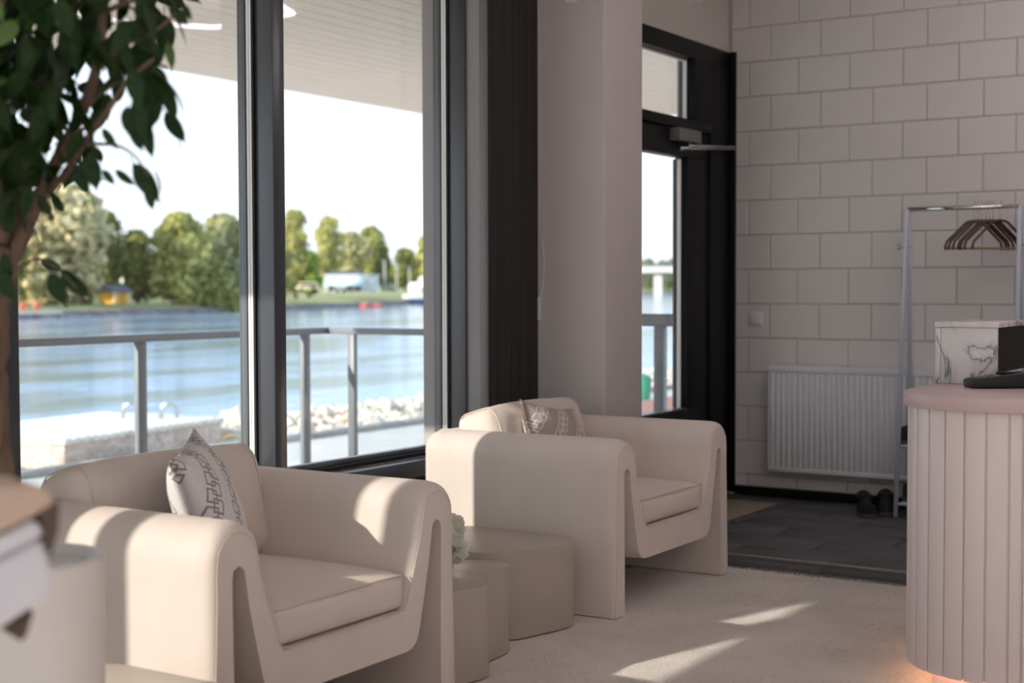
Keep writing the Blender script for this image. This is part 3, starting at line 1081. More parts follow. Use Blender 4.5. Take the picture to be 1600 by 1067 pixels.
# ================================================================== RADIATOR, SWITCH, MAT, RACK, SHOES
rd = thing('radiator', 'white ribbed panel radiator on the block wall', 'radiator', (7.70, 2.5, 0.145))
RY_, RYE = 3.125, 1.75
box('back_plate', (7.672, RYE, 0.150), (7.690, RY_, 0.752), MT['radiator'], rd, 0.003)
box('side_cover', (7.662, RY_ - 0.006, 0.145), (7.742, RY_, 0.757), MT['radiator'], rd, 0.002)
box('top_grille', (7.664, RYE, 0.748), (7.742, RY_, 0.757), MT['radiator'], rd, 0.002)
box('bottom_rail', (7.662, RYE, 0.145), (7.69, RY_ - 0.002, 0.172), MT['radiator'], rd, 0.004)
box('top_rail', (7.662, RYE, 0.715), (7.69, RY_ - 0.002, 0.749), MT['radiator'], rd, 0.004)
rib_me = None
k = 0
y = RY_ - 0.022
while y > RYE + 0.02:
    if rib_me is None:
        V = []
        for z, s in ((0.165, 0.35), (0.182, 1.0), (0.705, 1.0), (0.722, 0.35)):
            for yy, xx in ((-0.0115, 7.674), (-0.008 , 7.674 - 0.011 * s), (0.008, 7.674 - 0.011 * s), (0.0115, 7.674)):
                V.append((xx - 7.674, yy, z))
        Fc = []
        for r in range(3):
            for j in range(3):
                a = r * 4 + j
                Fc.append((a, a + 4, a + 5, a + 1))
        rib_me = bpy.data.meshes.new('rib'); rib_me.from_pydata(V, [], Fc); rib_me.materials.append(MT['radiator'])
        for p in rib_me.polygons: p.use_smooth = True
    o = bpy.data.objects.new('rib', rib_me); link(o, rd)
    o.location = Vector((7.674, y, 0)) - ORIGIN[rd]
    y -= 0.0333
tube('pipe', [(7.71, 2.02, 0.15), (7.71, 2.02, FLOOR)], 0.008, MT['radiator'], rd)

sw = thing('light_switch', 'white square light switch on the block wall by the door', 'light switch', (XB - 0.001, 3.235, 1.018))
box('surround', (XB - 0.010, 3.193, 0.976), (XB - 0.001, 3.277, 1.060), MT['plastic'], sw, 0.004, 2)
box('rocker', (XB - 0.017, 3.205, 0.990), (XB - 0.009, 3.262, 1.047), MT['plastic'], sw, 0.003, 2)

mt = tag(box('doormat', (6.35, 2.985, FLOOR + 0.002), (7.462, 3.345, FLOOR + 0.012), MT['mat'], None, 0.004, 2), 'tan woven doormat in front of the entrance door', 'doormat')

rk = thing('clothes_rack', 'white tubular clothes rack in front of the radiator', 'clothes rack', (7.53, 1.99, FLOOR))
XR = 7.53; ZR = 1.612
for yy in (2.285, 1.705):
    sgn = 1 if yy > 2 else -1
    tube('leg', [(7.395, yy + sgn * 0.012, FLOOR), (XR - 0.022, yy, ZR - 0.05), (XR - 0.012, yy, ZR - 0.015), (XR, yy, ZR)], 0.0125, MT['rackwhite'], rk, 12)
    tube('leg', [(7.665, yy + sgn * 0.012, FLOOR), (XR + 0.022, yy, ZR - 0.05), (XR + 0.012, yy, ZR - 0.015), (XR, yy, ZR)], 0.0125, MT['rackwhite'], rk, 12)
    tube('peg', [(XR, yy - sgn * 0.02, 1.415), (XR, yy + sgn * 0.045, 1.415)], 0.004, MT['steel'], rk, 8)
    tube('peg', [(XR, yy + sgn * 0.045, 1.40), (XR, yy + sgn * 0.05, 1.43)], 0.006, MT['steel'], rk, 8)
tube('hanging_rail', [(XR, 2.285, ZR), (XR, 1.705, ZR)], 0.0125, MT['chrome'], rk, 14)
for z, xa, xb_ in ((0.36, 7.43, 7.632), (0.055, 7.405, 7.658)):
    for xx in (xa, xb_):
        tube('shelf_rail', [(xx, 2.295, z), (xx, 1.70, z)], 0.009, MT['rackwhite'], rk, 10)
    box('shelf', (xa, 1.71, z - 0.004), (xb_, 2.285, z + 0.004), MT['rackwhite'], rk)

def make_hanger():
    t = thing('coat_hanger', '', 'hanger', (XR, 1.9, ZR))
    h = [(0, 0.0), (0.012, 0.004)]
    hook = [(0.013 * math.cos(a) * 1.2, 0, 0.004 + 0.016 * math.sin(a)) for a in [math.radians(x) for x in (-20, 20, 60, 90, 130, 170, 200)]]
    hook = [(0.016, 0, -0.014)] + hook + [(-0.010, 0, -0.02), (0.0, 0, -0.05), (0, 0, -0.082)]
    tube('hook', hook, 0.0016, MT['steel'], t, 6, local=True)
    path = [(-0.205, 0, -0.232), (-0.207, 0, -0.215), (-0.195, 0, -0.188), (-0.06, 0, -0.092), (-0.03, 0, -0.083), (0, 0, -0.081),
            (0.03, 0, -0.083), (0.06, 0, -0.092), (0.195, 0, -0.188), (0.207, 0, -0.215), (0.205, 0, -0.232)]
    tube('shoulder', [(p[0] * 0.82, 0, p[2]) for p in path], 0.0065, MT['hanger'], t, 8, local=True)
    tube('trouser_bar', [(-0.165, 0, -0.224), (0.165, 0, -0.224)], 0.0045, MT['hangbar'], t, 8, local=True)
    return t


hg0 = make_hanger()
for i, (yy, rz) in enumerate(((1.938, -41), (1.918, -42), (1.900, -40), (1.876, -39), (1.860, -41), (1.842, -40), (1.806, -38))):
    h = hg0 if i == 0 else copy_tree(hg0)
    h.location = (XR, yy, ZR + 0.0145 - 0.004)
    h.rotation_euler = (0, 0, math.radians(rz))
    h['group'] = 'brown hangers on the clothes rack'
    h['label'] = ['brown wooden hanger, leftmost on the clothes rack', 'brown wooden hanger, second from the left on the rack', 'brown wooden hanger, third from the left on the rack',
                  'brown wooden hanger, middle one of seven on the rack', 'brown wooden hanger, third from the right on the rack', 'brown wooden hanger, second from the right on the rack',
                  'brown wooden hanger, rightmost and hung a little apart'][i]


def shoe(label, loc, rotz, lng=0.26, fur=True, m=None, grp='pairs of shoes by the clothes rack'):
    t = thing('shoe', label, 'shoe', loc, grp, rotz)
    # sole outline
    out = [(-0.5, 0.0), (-0.46, 0.12), (-0.30, 0.155), (0.0, 0.14), (0.28, 0.185), (0.44, 0.14), (0.5, 0.02), (0.46, -0.11), (0.30, -0.165), (0.0, -0.135), (-0.30, -0.145), (-0.46, -0.11)]
    o2 = [(x * lng, y * lng) for x, y in spline2(out, 3)]
    prism('sole', o2, 0.0, 0.018, MT['sole'], t, 0.003, local=True)
    # upper: lofted sections front to heel
    V, Fc = [], []
    secs = [(-0.485, 0.05, 0.05, 0.03), (-0.46, 0.10, 0.075, 0.02), (-0.30, 0.145, 0.085, 0.0), (-0.12, 0.135, 0.075, 0.0), (0.06, 0.145, 0.085, 0.0), (0.26, 0.17, 0.070, 0.0), (0.42, 0.135, 0.050, 0.0), (0.48, 0.06, 0.034, 0.0)]
    nn = 10
    for (xx, wd, hh, dz) in secs:
        for j in range(nn + 1):
            a = PI * j / nn
            V.append((xx * lng, math.cos(a) * wd * lng, 0.016 + math.sin(a) * hh))
    for i in range(len(secs) - 1):
        for j in range(nn):
            a = i * (nn + 1) + j
            Fc.append((a, a + 1, a + nn + 2, a + nn + 1))
    Fc.append(tuple(range(nn, -1, -1)))
    Fc.append(tuple((len(secs) - 1) * (nn + 1) + j for j in range(nn + 1)))
    u = mesh_obj('upper', V, Fc, m or MT['shoe'], t, smooth=True, local=True)
    fix_normals(u)
    if fur:
        pts = [(-0.20 * lng + 0.27 * lng * math.cos(a), 0.115 * lng * math.sin(a), 0.092 + 0.006 * math.cos(2 * a)) for a in [2 * PI * i / 20 for i in range(20)]]
        tube('collar', pts, 0.016, MT['fur'], t, 8, closed=True, local=True)
        V, Fc = [], []
        for i in range(20):
            a = 2 * PI * i / 20
            V.append((-0.20 * lng + 0.255 * lng * math.cos(a), 0.10 * lng * math.sin(a), 0.086))
        Fc = [tuple(range(20))]
        mesh_obj('insole', V, Fc, MT['fur'], t, local=True)
    return t


shoe('black shoe with brown fur collar nearest the doormat', (7.385, 2.455, FLOOR + 0.002), math.radians(205))
shoe('black shoe with brown fur collar right beside the rack leg', (7.50, 2.385, FLOOR + 0.002), math.radians(196))
shoe('brown shoe on the upper shelf of the clothes rack', (7.535, 2.19, 0.366), math.radians(-75), 0.25, False, MT['fur'])
shoe('dark shoe on the lowest shelf of the clothes rack', (7.53, 2.175, 0.062), math.radians(-75), 0.25, False)

# blind chain hanging on the column and ceiling spots
bc = thing('blind_chain', 'thin beaded blind chain hanging beside the dark striped pier', 'chain', (5.582, 3.385, 1.05))
pth = [(5.581, 3.390 + 0.004 * math.sin(i * 0.2), 3.0 - i * 0.045) for i in range(36)]
tube('bead_string', pth, 0.0016, MT['plastic'], bc, 6)
pth = [(5.581, 3.378 - 0.018 * math.sin(PI * min(1, i / 14)) + 0.012 * i / 14, 1.43 - i * 0.021) for i in range(15)]
tube('bead_string', pth, 0.0022, MT['plastic'], bc, 6)
box('chain_tensioner', (5.578, 3.388, 1.05), (5.588, 3.402, 1.16), MT['plastic'], bc, 0.002, 1)

for (x, y, zt, lab, rx) in ((5.235, 3.03, 2.415, 'white ceiling spotlight hanging in front of the column', 0.5), (6.18, 2.90, 2.555, 'white ceiling spotlight hanging near the entrance door', 0.4)):
    s = thing('spotlight', lab, 'spotlight', (x, y, CEIL), 'white ceiling spotlights')
    tube('stem', [(x, y, CEIL), (x, y, zt + 0.13)], 0.010, MT['plastic'], s)
    tube('lamp_head', [(x - 0.03, y - 0.01, zt + 0.14), (x - 0.02, y - 0.005, zt + 0.12), (x + 0.05, y + 0.01, zt + 0.01)], [0.020, 0.036, 0.036], MT['plastic'], s, 20)

# hexagonal LED ceiling lights: one mirrored in the windows, two added unseen as fill
for hxx, hyy, lab in ((6.15, 0.95, 'hexagonal white tube light under the ceiling, mirrored in the windows'), (3.1, -0.6, 'hexagonal fill light added unseen over the middle of the room'), (0.3, -1.7, 'hexagonal fill light added unseen behind the camera')):
    hx = thing('hexagon_light', lab, 'ceiling light', (hxx, hyy, 2.90), 'hexagonal ceiling lights')
    hv = [(hxx + 0.75 * math.cos(math.radians(36 + 60 * k)), hyy + 0.75 * math.sin(math.radians(36 + 60 * k)), 2.90) for k in range(6)]
    for a, b in zip(hv, hv[1:] + hv[:1]):
        tube('led_tube', [a, b], 0.016, MT['led'], hx, 10)
    for a in hv[::2]:
        tube('hanging_wire', [a, (a[0], a[1], CEIL)], 0.003, MT['plastic'], hx, 6)

# ================================================================== FOREGROUND: planter, ficus, cream table, leather seat
PX, PY, PR, PZ = 1.745, 2.195, 0.150, 0.700
pl = thing('planter', 'tall white cylindrical planter holding the ficus', 'planter', (PX, PY, FLOOR))
o = lathe('pot', [(0, FLOOR), (PR - 0.02, FLOOR), (PR - 0.012, FLOOR + 0.01), (PR, PZ - 0.02), (PR, PZ - 0.006), (PR - 0.006, PZ), (PR - 0.020, PZ), (PR - 0.026, PZ - 0.006), (PR - 0.028, PZ - 0.10), (PR - 0.03, PZ - 0.11)], (PX, PY, 0), MT['planter'], pl)
lathe('gravel', [(0, PZ - 0.014), (0.06, PZ - 0.014), (PR - 0.027, PZ - 0.017)], (PX, PY, 0), MT['soil'], pl)

fc = thing('ficus_tree', 'potted ficus tree with braided trunk and glossy dark leaves', 'plant', (PX, PY, PZ - 0.036))


def tpt(px, py, d): return at(px, py, d)


base = Vector((1.728, 2.262, PZ - 0.04))
# three stems twisted round one another
ax = [base, at(-10, 740, 2.70), at(-18, 600, 2.70), at(-10, 480, 2.70), at(14, 385, 2.68)]
ax = [Vector(p) for p in ax]
axs = []
for i in range(41):
    t = i / 40 * (len(ax) - 1); j = min(int(t), len(ax) - 2); f = t - j
    axs.append(ax[j].lerp(ax[j + 1], f))
for k in range(3):
    pth, rs = [], []
    for i, p in enumerate(axs):
        a = 2 * PI * k / 3 + i * 0.30
        rr = 0.019 * (1.0 - 0.25 * i / 40)
        pth.append(p + Vector((rr * math.cos(a), rr * math.sin(a), 0)))
        rs.append((0.022 if i > 3 else 0.026) * (1 - 0.30 * i / 40) + 0.0025 * math.sin(i * 1.3 + k))
    tube('trunk', pth, rs, MT['bark'], fc, 10)


def branch(pts, r0, r1, nm='branch'):
    P = [Vector(p) for p in pts]
    S = spline3(P, 6)
    n = len(S)
    tube(nm, S, [r0 + (r1 - r0) * i / (n - 1) for i in range(n)], MT['bark'], fc, 8)
    return S


def spline3(P, sub):
    out = []
    n = len(P)
    for i in range(n - 1):
        p0, p1, p2, p3 = P[max(0, i - 1)], P[i], P[i + 1], P[min(n - 1, i + 2)]
        for s in range(sub):
            t = s / sub
            out.append(0.5 * ((2 * p1) + (p2 - p0) * t + (2 * p0 - 5 * p1 + 4 * p2 - p3) * t * t + (3 * p1 - p0 - 3 * p2 + p3) * t ** 3))
    out.append(P[-1])
    return out


BR = []
BR.append(branch([at(22, 400, 2.68), at(52, 330, 2.66), at(85, 260, 2.62), at(120, 190, 2.58), at(150, 110, 2.52), at(160, 20, 2.5), at(150, -80, 2.5)], 0.016, 0.006))
BR.append(branch([at(15, 410, 2.70), at(32, 330, 2.74), at(48, 240, 2.80), at(70, 120, 2.85), at(75, 0, 2.9), at(70, -90, 2.9)], 0.017, 0.006))
BR.append(branch([at(10, 400, 2.70), at(-5, 310, 2.62), at(-20, 200, 2.55), at(-15, 80, 2.5), at(20, -60, 2.45)], 0.016, 0.006))
BR.append(branch([at(60, 315, 2.66), at(95, 280, 2.60), at(130, 225, 2.52), at(170, 170, 2.45), at(200, 125, 2.42), at(240, 92, 2.40)], 0.008, 0.003))
BR.append(branch([at(120, 190, 2.58), at(150, 150, 2.64), at(185, 115, 2.70), at(225, 96, 2.75), at(262, 105, 2.78)], 0.006, 0.002))
BR.append(branch([at(130, 225, 2.52), at(155, 225, 2.48), at(185, 228, 2.46), at(212, 245, 2.45), at(232, 275, 2.45)], 0.004, 0.0015))
BR.append(branch([at(150, 110, 2.52), at(195, 70, 2.50), at(240, 50, 2.48), at(275, 20, 2.47)], 0.006, 0.002))
BR.append(branch([at(160, 20, 2.5), at(210, 0, 2.45), at(265, -10, 2.42)], 0.006, 0.003))
BR.append(branch([at(6, 470, 2.66), at(30, 420, 2.55), at(60, 405, 2.50), at(90, 420, 2.47), at(120, 450, 2.45)], 0.004, 0.0015))
BR.append(branch([at(185, 115, 2.70), at(235, 120, 2.68), at(255, 150, 2.66), at(280, 190, 2.65)], 0.003, 0.001))

# leaf meshes: pointed oval with a drip tip, folded along the midrib and curling down
leaf_me = []
for v_ in range(3):
    Lf, Wf = 1.0, (0.46, 0.52, 0.40)[v_]
    V, Fc = [], []
    nn = 8
    for i in range(nn + 1):
        t = i / nn
        wd = Wf / 2 * (math.sin(PI * t ** 0.85) ** 0.8) * (1 - 0.25 * t)
        if t > 0.86: wd *= 0.45
        z = -(0.10 + 0.08 * v_) * t * t
        fold = 0.18 * wd
        V += [(t * Lf, -wd, z + fold), (t * Lf, 0, z), (t * Lf, wd, z + fold)]
    for i in range(nn):
        for j in range(2):
            a = i * 3 + j
            Fc.append((a, a + 3, a + 4, a + 1))
    # petiole
    b0 = len(V)
    V += [(-0.18, -0.012, 0.02), (-0.18, 0.012, 0.02), (0, 0.012, 0), (0, -0.012, 0)]
    Fc.append((b0, b0 + 1, b0 + 2, b0 + 3))
    for mm in ('leaf', 'leaf2'):
        me = bpy.data.meshes.new('leaf'); me.from_pydata(V, [], Fc); me.update()
        me.materials.append(MT[mm])
        for p in me.polygons: p.use_smooth = True
        leaf_me.append(me)


def leaf(pos, dirn, size, young=False, v_=None, roll=None):
    """pos: base of the blade, dirn: where the tip points"""
    v_ = random.randrange(3) if v_ is None else v_
    o = bpy.data.objects.new('leaf', leaf_me[v_ * 2 + (1 if young else 0)])
    link(o, fc)
    x = Vector(dirn).normalized()
    up = Vector((random.uniform(-0.8, 0.8), random.uniform(-0.8, 0.8), 1)) if roll is None else roll
    y = Vector(up).cross(x)
    if y.length < 1e-3: y = Vector((0, 1, 0))
    y.normalize(); z = x.cross(y)
    m = Matrix((x, y, z)).transposed().to_4x4()
    m = m @ Matrix.Scale(size, 4)
    m.translation = Vector(pos) - ORIGIN[fc]
    o.matrix_local = m


VIEW = -FW


def hand_leaf(px, py, d, tx, ty, size, young=False, facing=0.9, v_=None):
    a = at(px, py, d); b = at(tx, ty, d)
    n = VIEW * facing + Vector((random.uniform(-.4, .4), random.uniform(-.4, .4), random.uniform(-.2, .4)))
    leaf(a, b - a, (b - a).length if size is None else size, young, v_, n)


for (a, b, d, e, f, yng) in ((232, 283, 2.45, 237, 332, False), (160, 265, 2.47, 180, 290, False), (180, 265, 2.47, 210, 292, False), (207, 256, 2.45, 220, 280, False),
                             (262, 66, 2.6, 270, 108, True), (245, 75, 2.62, 222, 88, True), (160, 200, 2.46, 182, 235, False),
                             (205, 105, 2.40, 218, 172, False), (222, 96, 2.45, 240, 165, False), (212, 150, 2.42, 224, 222, False), (238, 130, 2.47, 236, 205, False), (228, 185, 2.44, 232, 250, False), (240, 100, 2.45, 262, 160, False), (255, 130, 2.5, 276, 190, False), (205, 190, 2.46, 222, 240, False),
                             (200, 165, 2.42, 196, 212, False), (265, 10, 2.47, 295, 40, False), (285, 5, 2.47, 300, 32, False),
                             (62, 405, 2.5, 98, 425, False), (78, 425, 2.48, 102, 482, False), (95, 420, 2.46, 140, 470, False),
                             (140, 240, 2.5, 150, 300, False), (120, 250, 2.5, 160, 285, False), (115, 260, 2.52, 140, 308, False), (80, 300, 2.6, 100, 335, False),
                             (60, 310, 2.6, 80, 340, False), (5, 395, 2.5, 15, 440, False), (0, 420, 2.5, 20, 475, False), (2, 300, 2.45, 12, 370, False),
                             (190, 60, 2.4, 205, 120, False), (180, 35, 2.4, 235, 60, False), (225, 55, 2.45, 255, 95, False), (130, 205, 2.5, 100, 250, False),
                             (258, 175, 2.6, 290, 225, False), (210, 255, 2.47, 250, 320, False)):
    n = 1
    hand_leaf(a, b, d, e, f, None, yng)
# thin leaves seen edge on
for (a, b, e, f) in ((262, 130, 300, 175), (272, 200, 290, 232), (238, 262, 262, 302)):
    A, B = at(a, b, 2.62), at(e, f, 2.62)
    leaf(A, B - A, (B - A).length, False, 2, RT + 0.2 * UP)


def inside(px, py):
    """outline of the crown as the photograph shows it, 0..1 density"""
    lim = 268 if py < 60 else (250 if py < 110 else (205 - max(0, (py - 110)) * 0.32))
    if py > 345 - max(0, px - 20) * 0.75: return 0
    if px > lim: return 0
    if px > 125 and py > 95: return 0.32
    if px > 95 and py > 140: return 0.45
    return 1.0


cnt = 0
while cnt < 255:
    px, py = random.uniform(-170, 275), random.uniform(-150, 335)
    if random.random() > inside(px, py): continue
    d = random.uniform(2.28, 3.02)
    p = at(px, py, d)
    dirn = Vector((random.uniform(-0.8, 0.8), random.uniform(-0.8, 0.8), random.uniform(-1.2, -0.1)))
    leaf(p - dirn.normalized() * 0.035, dirn, random.uniform(0.062, 0.098), random.random() < 0.07)
    cnt += 1

# the rest of the leaves, too many to count, as one part
V, Fc = [], []
cnt = 0
while cnt < 640:
    px, py = random.uniform(-190, 262), random.uniform(-160, 330)
    k_ = inside(px, py) * (1.0 if (px < 80 or py < 75) else (0.35 if px < 150 else 0.08))
    if px > 40 and py > 230: k_ *= 0.3
    if random.random() > k_: continue
    p = at(px, py, random.uniform(2.4, 3.05))
    x = Vector((random.uniform(-0.8, 0.8), random.uniform(-0.8, 0.8), random.uniform(-1.2, -0.1))).normalized()
    y = Vector((random.uniform(-0.8, 0.8), random.uniform(-0.8, 0.8), 1)).cross(x).normalized(); z = x.cross(y)
    sz = random.uniform(0.06, 0.10)
    src = leaf_me[random.randrange(3) * 2]
    b0 = len(V)
    for v in src.vertices:
        V.append(p + sz * (v.co.x * x + v.co.y * y + v.co.z * z))
    Fc += [tuple(b0 + i for i in f.vertices) for f in src.polygons]
    cnt += 1
fol = mesh_obj('foliage', V, Fc, MT['leaf'], fc, smooth=True)
fol['kind'] = 'stuff'

# cream side table beside the planter
tb = thing('low_table', 'low cream table with rounded corners between planter and armchair', 'table', (2.06, 1.98, FLOOR))
tx0, tx1, ty0, ty1, tr = 1.905, 2.232, 1.45, 2.545, 0.11
rr = []
for (cx_, cy_, a0) in ((tx1 - tr, ty1 - tr, 0), (tx0 + tr, ty1 - tr, 90), (tx0 + tr, ty0 + tr, 180), (tx1 - tr, ty0 + tr, 270)):
    for i in range(9):
        a = math.radians(a0 + i * 90 / 8)
        rr.append((cx_ + tr * math.cos(a), cy_ + tr * math.sin(a)))
prism('table_top', rr, 0.315, 0.350, MT['creamtable'], tb, 0.006)
cxm, cym = (tx0 + tx1) / 2, (ty0 + ty1) / 2
prism('pedestal', [(cxm + (x - cxm) * 0.8, cym + (y - cym) * 0.8) for x, y in rr], 0.0, 0.315, MT['creamtable'], tb)

# lounge seat whose corner reaches into the picture at the left
ls = thing('lounge_seat', 'tan leather pad on a pale padded seat at the left picture edge', 'seat', (0.98, 1.42, FLOOR))
dL = 1.62


def slabpx(name, pts, depth, thick, m, bev):
    """outline given by view directions at one distance, extruded away from the viewer"""
    P = [at(px, py, depth) for px, py in pts]
    back = Vector((0.35, 0.94, 0.0)).normalized() * thick
    n = len(P)
    V = P + [p + back for p in P]
    Fc = [tuple(range(n)), tuple(range(2 * n - 1, n - 1, -1))] + [(i, n + i, n + (i + 1) % n, (i + 1) % n) for i in range(n)]
    o = mesh_obj(name, V, Fc, m, ls)
    fix_normals(o)
    bevel(o, bev, 3)
    return o


slabpx('leather_pad', [(-210, 775), (0, 757), (62, 757), (84, 772), (93, 795), (60, 806), (0, 834), (-210, 905)], dL, 0.11, MT['tan'], 0.007)
slabpx('leather_end', [(94, 782), (92, 830), (80, 868), (74, 856), (70, 815), (56, 806)], dL - 0.004, 0.10, MT['brown'], 0.002)
slabpx('cushion', [(-210, 912), (0, 840), (55, 812), (66, 822), (70, 838), (0, 872), (-210, 950)], dL + 0.004, 0.11, MT['linen'], 0.006)
slabpx('shell', [(-210, 956), (0, 878), (68, 842), (74, 860), (89, 925), (60, 945), (0, 985), (-210, 1075)], dL + 0.004, 0.115, MT['linen'], 0.007)
slabpx('bracket', [(14, 978), (55, 953), (44, 990), (36, 1004), (30, 1000)], dL + 0.02, 0.08, MT['brown'], 0.003)
p0 = at(-190, 1000, dL + 0.06)
tube('leg', [p0, (p0.x, p0.y, FLOOR)], 0.02, MT['brown'], ls)
p0 = at(-190, 1000, dL + 0.0)
tube('leg', [p0 + Vector((-0.03, 0.09, 0)), (p0.x - 0.03, p0.y + 0.09, FLOOR)], 0.02, MT['brown'], ls)

# ================================================================== OUTSIDE
GZ, WZ = -0.87, -2.2
terr = struct(box('terrace', (-8, 3.752, -0.6), (7.85, 6.62, -0.05), MT['conc']), 'pale concrete terrace outside the windows')
struct(box('red_paving', (11.2, 3.752, -0.6), (18, 7.2, -0.05), MT['redpave']), 'red paved ground outside the entrance door')
# lower ground, path and bank down to the water
V = [(-60, 3.8, GZ), (60, 3.8, GZ), (60, 13.2, GZ), (-60, 13.2, GZ), (60, 14.3, -0.95), (-60, 14.3, -0.95), (60, 17.0, WZ - 0.3), (-60, 17.0, WZ - 0.3)]
struct(mesh_obj('ground', V, [(0, 1, 2, 3), (3, 2, 4, 5), (5, 4, 6, 7)], MT['gravel']), 'sandy ground between terrace and river')
struct(box('path', (-40, 10.7, GZ - 0.05), (60, 12.7, GZ + 0.012), MT['asphalt']), 'pale grey asphalt path along the river')
for i in range(34):
    x = 8 + i * 1.0
    if i == 0:
        kb = thing('kerb', 'granite kerb between the path and the rocks', 'kerb', (8, 12.78, GZ))
    box('kerb_stone', (x, 12.7, GZ), (x + 0.985, 12.86, GZ + 0.10), MT['kerb'], kb, 0.01, 1)

# canopy above the terrace
cp = struct(thing('canopy', 'beige boarded canopy soffit over the terrace', 'canopy', (8, 5.5, 2.75)))
CX0, CX1, CY0, CY1 = 0.6, 11.6, 3.76, 7.48
nb = 25
bw = (CY1 - CY0) / nb
for i in range(nb):
    box('soffit_board', (CX0, CY0 + i * bw + 0.003, 2.75), (CX1, CY0 + (i + 1) * bw - 0.003, 2.775), MT['soffit'], cp)
box('roof_slab', (CX0 - 0.02, CY0, 2.776), (CX1 + 0.02, CY1 + 0.02, 3.15), MT['soffit'], cp)

# terrace railing
ra = thing('terrace_railing', 'grey metal terrace railing with glass panels outside the windows', 'railing', (7.75, 6.45, -0.05))
RZ = 0.928
box('handrail', (2.0, 6.425, RZ - 0.045), (7.775, 6.475, RZ), MT['railmetal'], ra, 0.004, 1)
box('handrail', (7.721, 4.40, RZ - 0.045), (7.771, 6.425, RZ), MT['railmetal'], ra, 0.004, 1)
for x in (3.05, 4.53, 6.0, 7.50):
    box('post', (x - 0.035, 6.43, -0.05), (x + 0.035, 6.47, RZ - 0.045), MT['railmetal'], ra, 0.003, 1)
for y in (6.23, 5.0):
    box('post', (7.726, y - 0.03, -0.05), (7.766, y + 0.03, RZ - 0.045), MT['railmetal'], ra, 0.003, 1)
for xa, xb_ in ((3.1, 4.48), (4.58, 5.95), (6.05, 7.45)):
    box('glass_panel', (xa, 6.446, 0.02), (xb_, 6.454, RZ - 0.06), MT['railglass'], ra)
box('glass_panel', (7.742, 5.05, 0.02), (7.750, 6.18, RZ - 0.06), MT['railglass'], ra)
box('base_rail', (7.55, 6.43, -0.05), (7.775, 6.47, -0.01), MT['railmetal'], ra)

rb = thing('entrance_railing', 'grey metal railing seen through the entrance door', 'railing', (8.12, 4.1, -0.05))
box('handrail', (8.08, 3.80, 0.955), (8.15, 4.40, 1.035), MT['railmetal'], rb, 0.006, 2)
box('post', (8.085, 4.00, -0.05), (8.145, 4.07, 0.955), MT['railmetal'], rb, 0.006, 2)
box('post', (8.085, 4.36, -0.05), (8.145, 4.40, 0.955), MT['railmetal'], rb, 0.006, 2)
box('glass_panel', (8.11, 4.08, 0.02), (8.118, 4.35, 0.94), MT['railglass'], rb)

# granite landing stage with a plank top and a swimming ladder
dk = thing('landing_stage', 'pink granite landing stage with weathered plank top by the river', 'dock', (10.91, 12.98, GZ))
dk.rotation_euler = (0, 0, math.radians(8))
DL, DW, DH = 3.0, 2.0, 0.33
for i in range(2):
    for j in range(3):
        box('granite_block', (j * 1.0 + 0.004, i * 1.0, 0), (j * 1.0 + 0.996, i * 1.0 + 0.996, DH - 0.04), MT['granite'], dk, 0.01, 2, local=True)
npl = 20
for i in range(npl):
    x0 = -0.03 + i * (DL + 0.06) / npl
    box('deck_plank', (x0 + 0.006, -0.04, DH - 0.04), (x0 + (DL + 0.06) / npl - 0.006, DW + 0.1, DH + 0.035), MT['deckwood'], dk, 0.02, 2, local=True)
for y in (1.35, 1.95):
    pass
lad = thing('swim_ladder', 'steel swimming ladder hoops behind the landing stage', 'ladder', at(233, 648, 18.8))
for k, px_ in enumerate((204, 263)):
    c_ = at(px_, 640, 18.8) - at(233, 648, 18.8)
    tube('hoop', [c_ + (RT * q[0] + Vector((0, 0, q[1]))) for q in ((-0.10, -0.5), (-0.10, -0.03), (-0.07, 0.05), (0.0, 0.085), (0.07, 0.06), (0.11, -0.02), (0.115, -0.5))], 0.028, MT['steel'], lad, 8, local=True)

# rocks of the river bank
def rock_mesh(seed, m):
    bm = bmesh.new()
    bmesh.ops.create_icosphere(bm, subdivisions=2, radius=1)
    for v in bm.verts:
        n_ = noise.noise(v.co * 1.3 + Vector((seed * 7.1, 0, 0)))
        v.co *= 1 + 0.45 * n_
        v.co.z *= 0.7
        for ax_ in range(3):
            v.co[ax_] = round(v.co[ax_] * 2.4) / 2.4 * 0.35 + v.co[ax_] * 0.65
    me = bpy.data.meshes.new('boulder'); bm.to_mesh(me); bm.free()
    me.materials.append(m)
    return me


rms = [rock_mesh(i, MT[('rock', 'rock2', 'rock', 'rock3')[i % 4]]) for i in range(8)]
random.seed(11)


def bank_z(y):
    return -0.90 + 0.22 * math.exp(-((y - 14.0) / 0.6) ** 2) - max(0, y - 14.3) * 0.45


def rock_spots(n, smin, smax, x0, x1, taken, tries=6000):
    out = []
    for _ in range(tries):
        if len(out) >= n: break
        x, y, sz = random.uniform(x0, x1), random.uniform(12.98, 14.75), random.uniform(smin, smax)
        if x < 14.2: continue
        if any((x - a) ** 2 + (y - b) ** 2 < (1.75 * (sz + c)) ** 2 * 0.62 for a, b, c in taken): continue
        taken.append((x, y, sz)); out.append((x, y, sz))
    return out


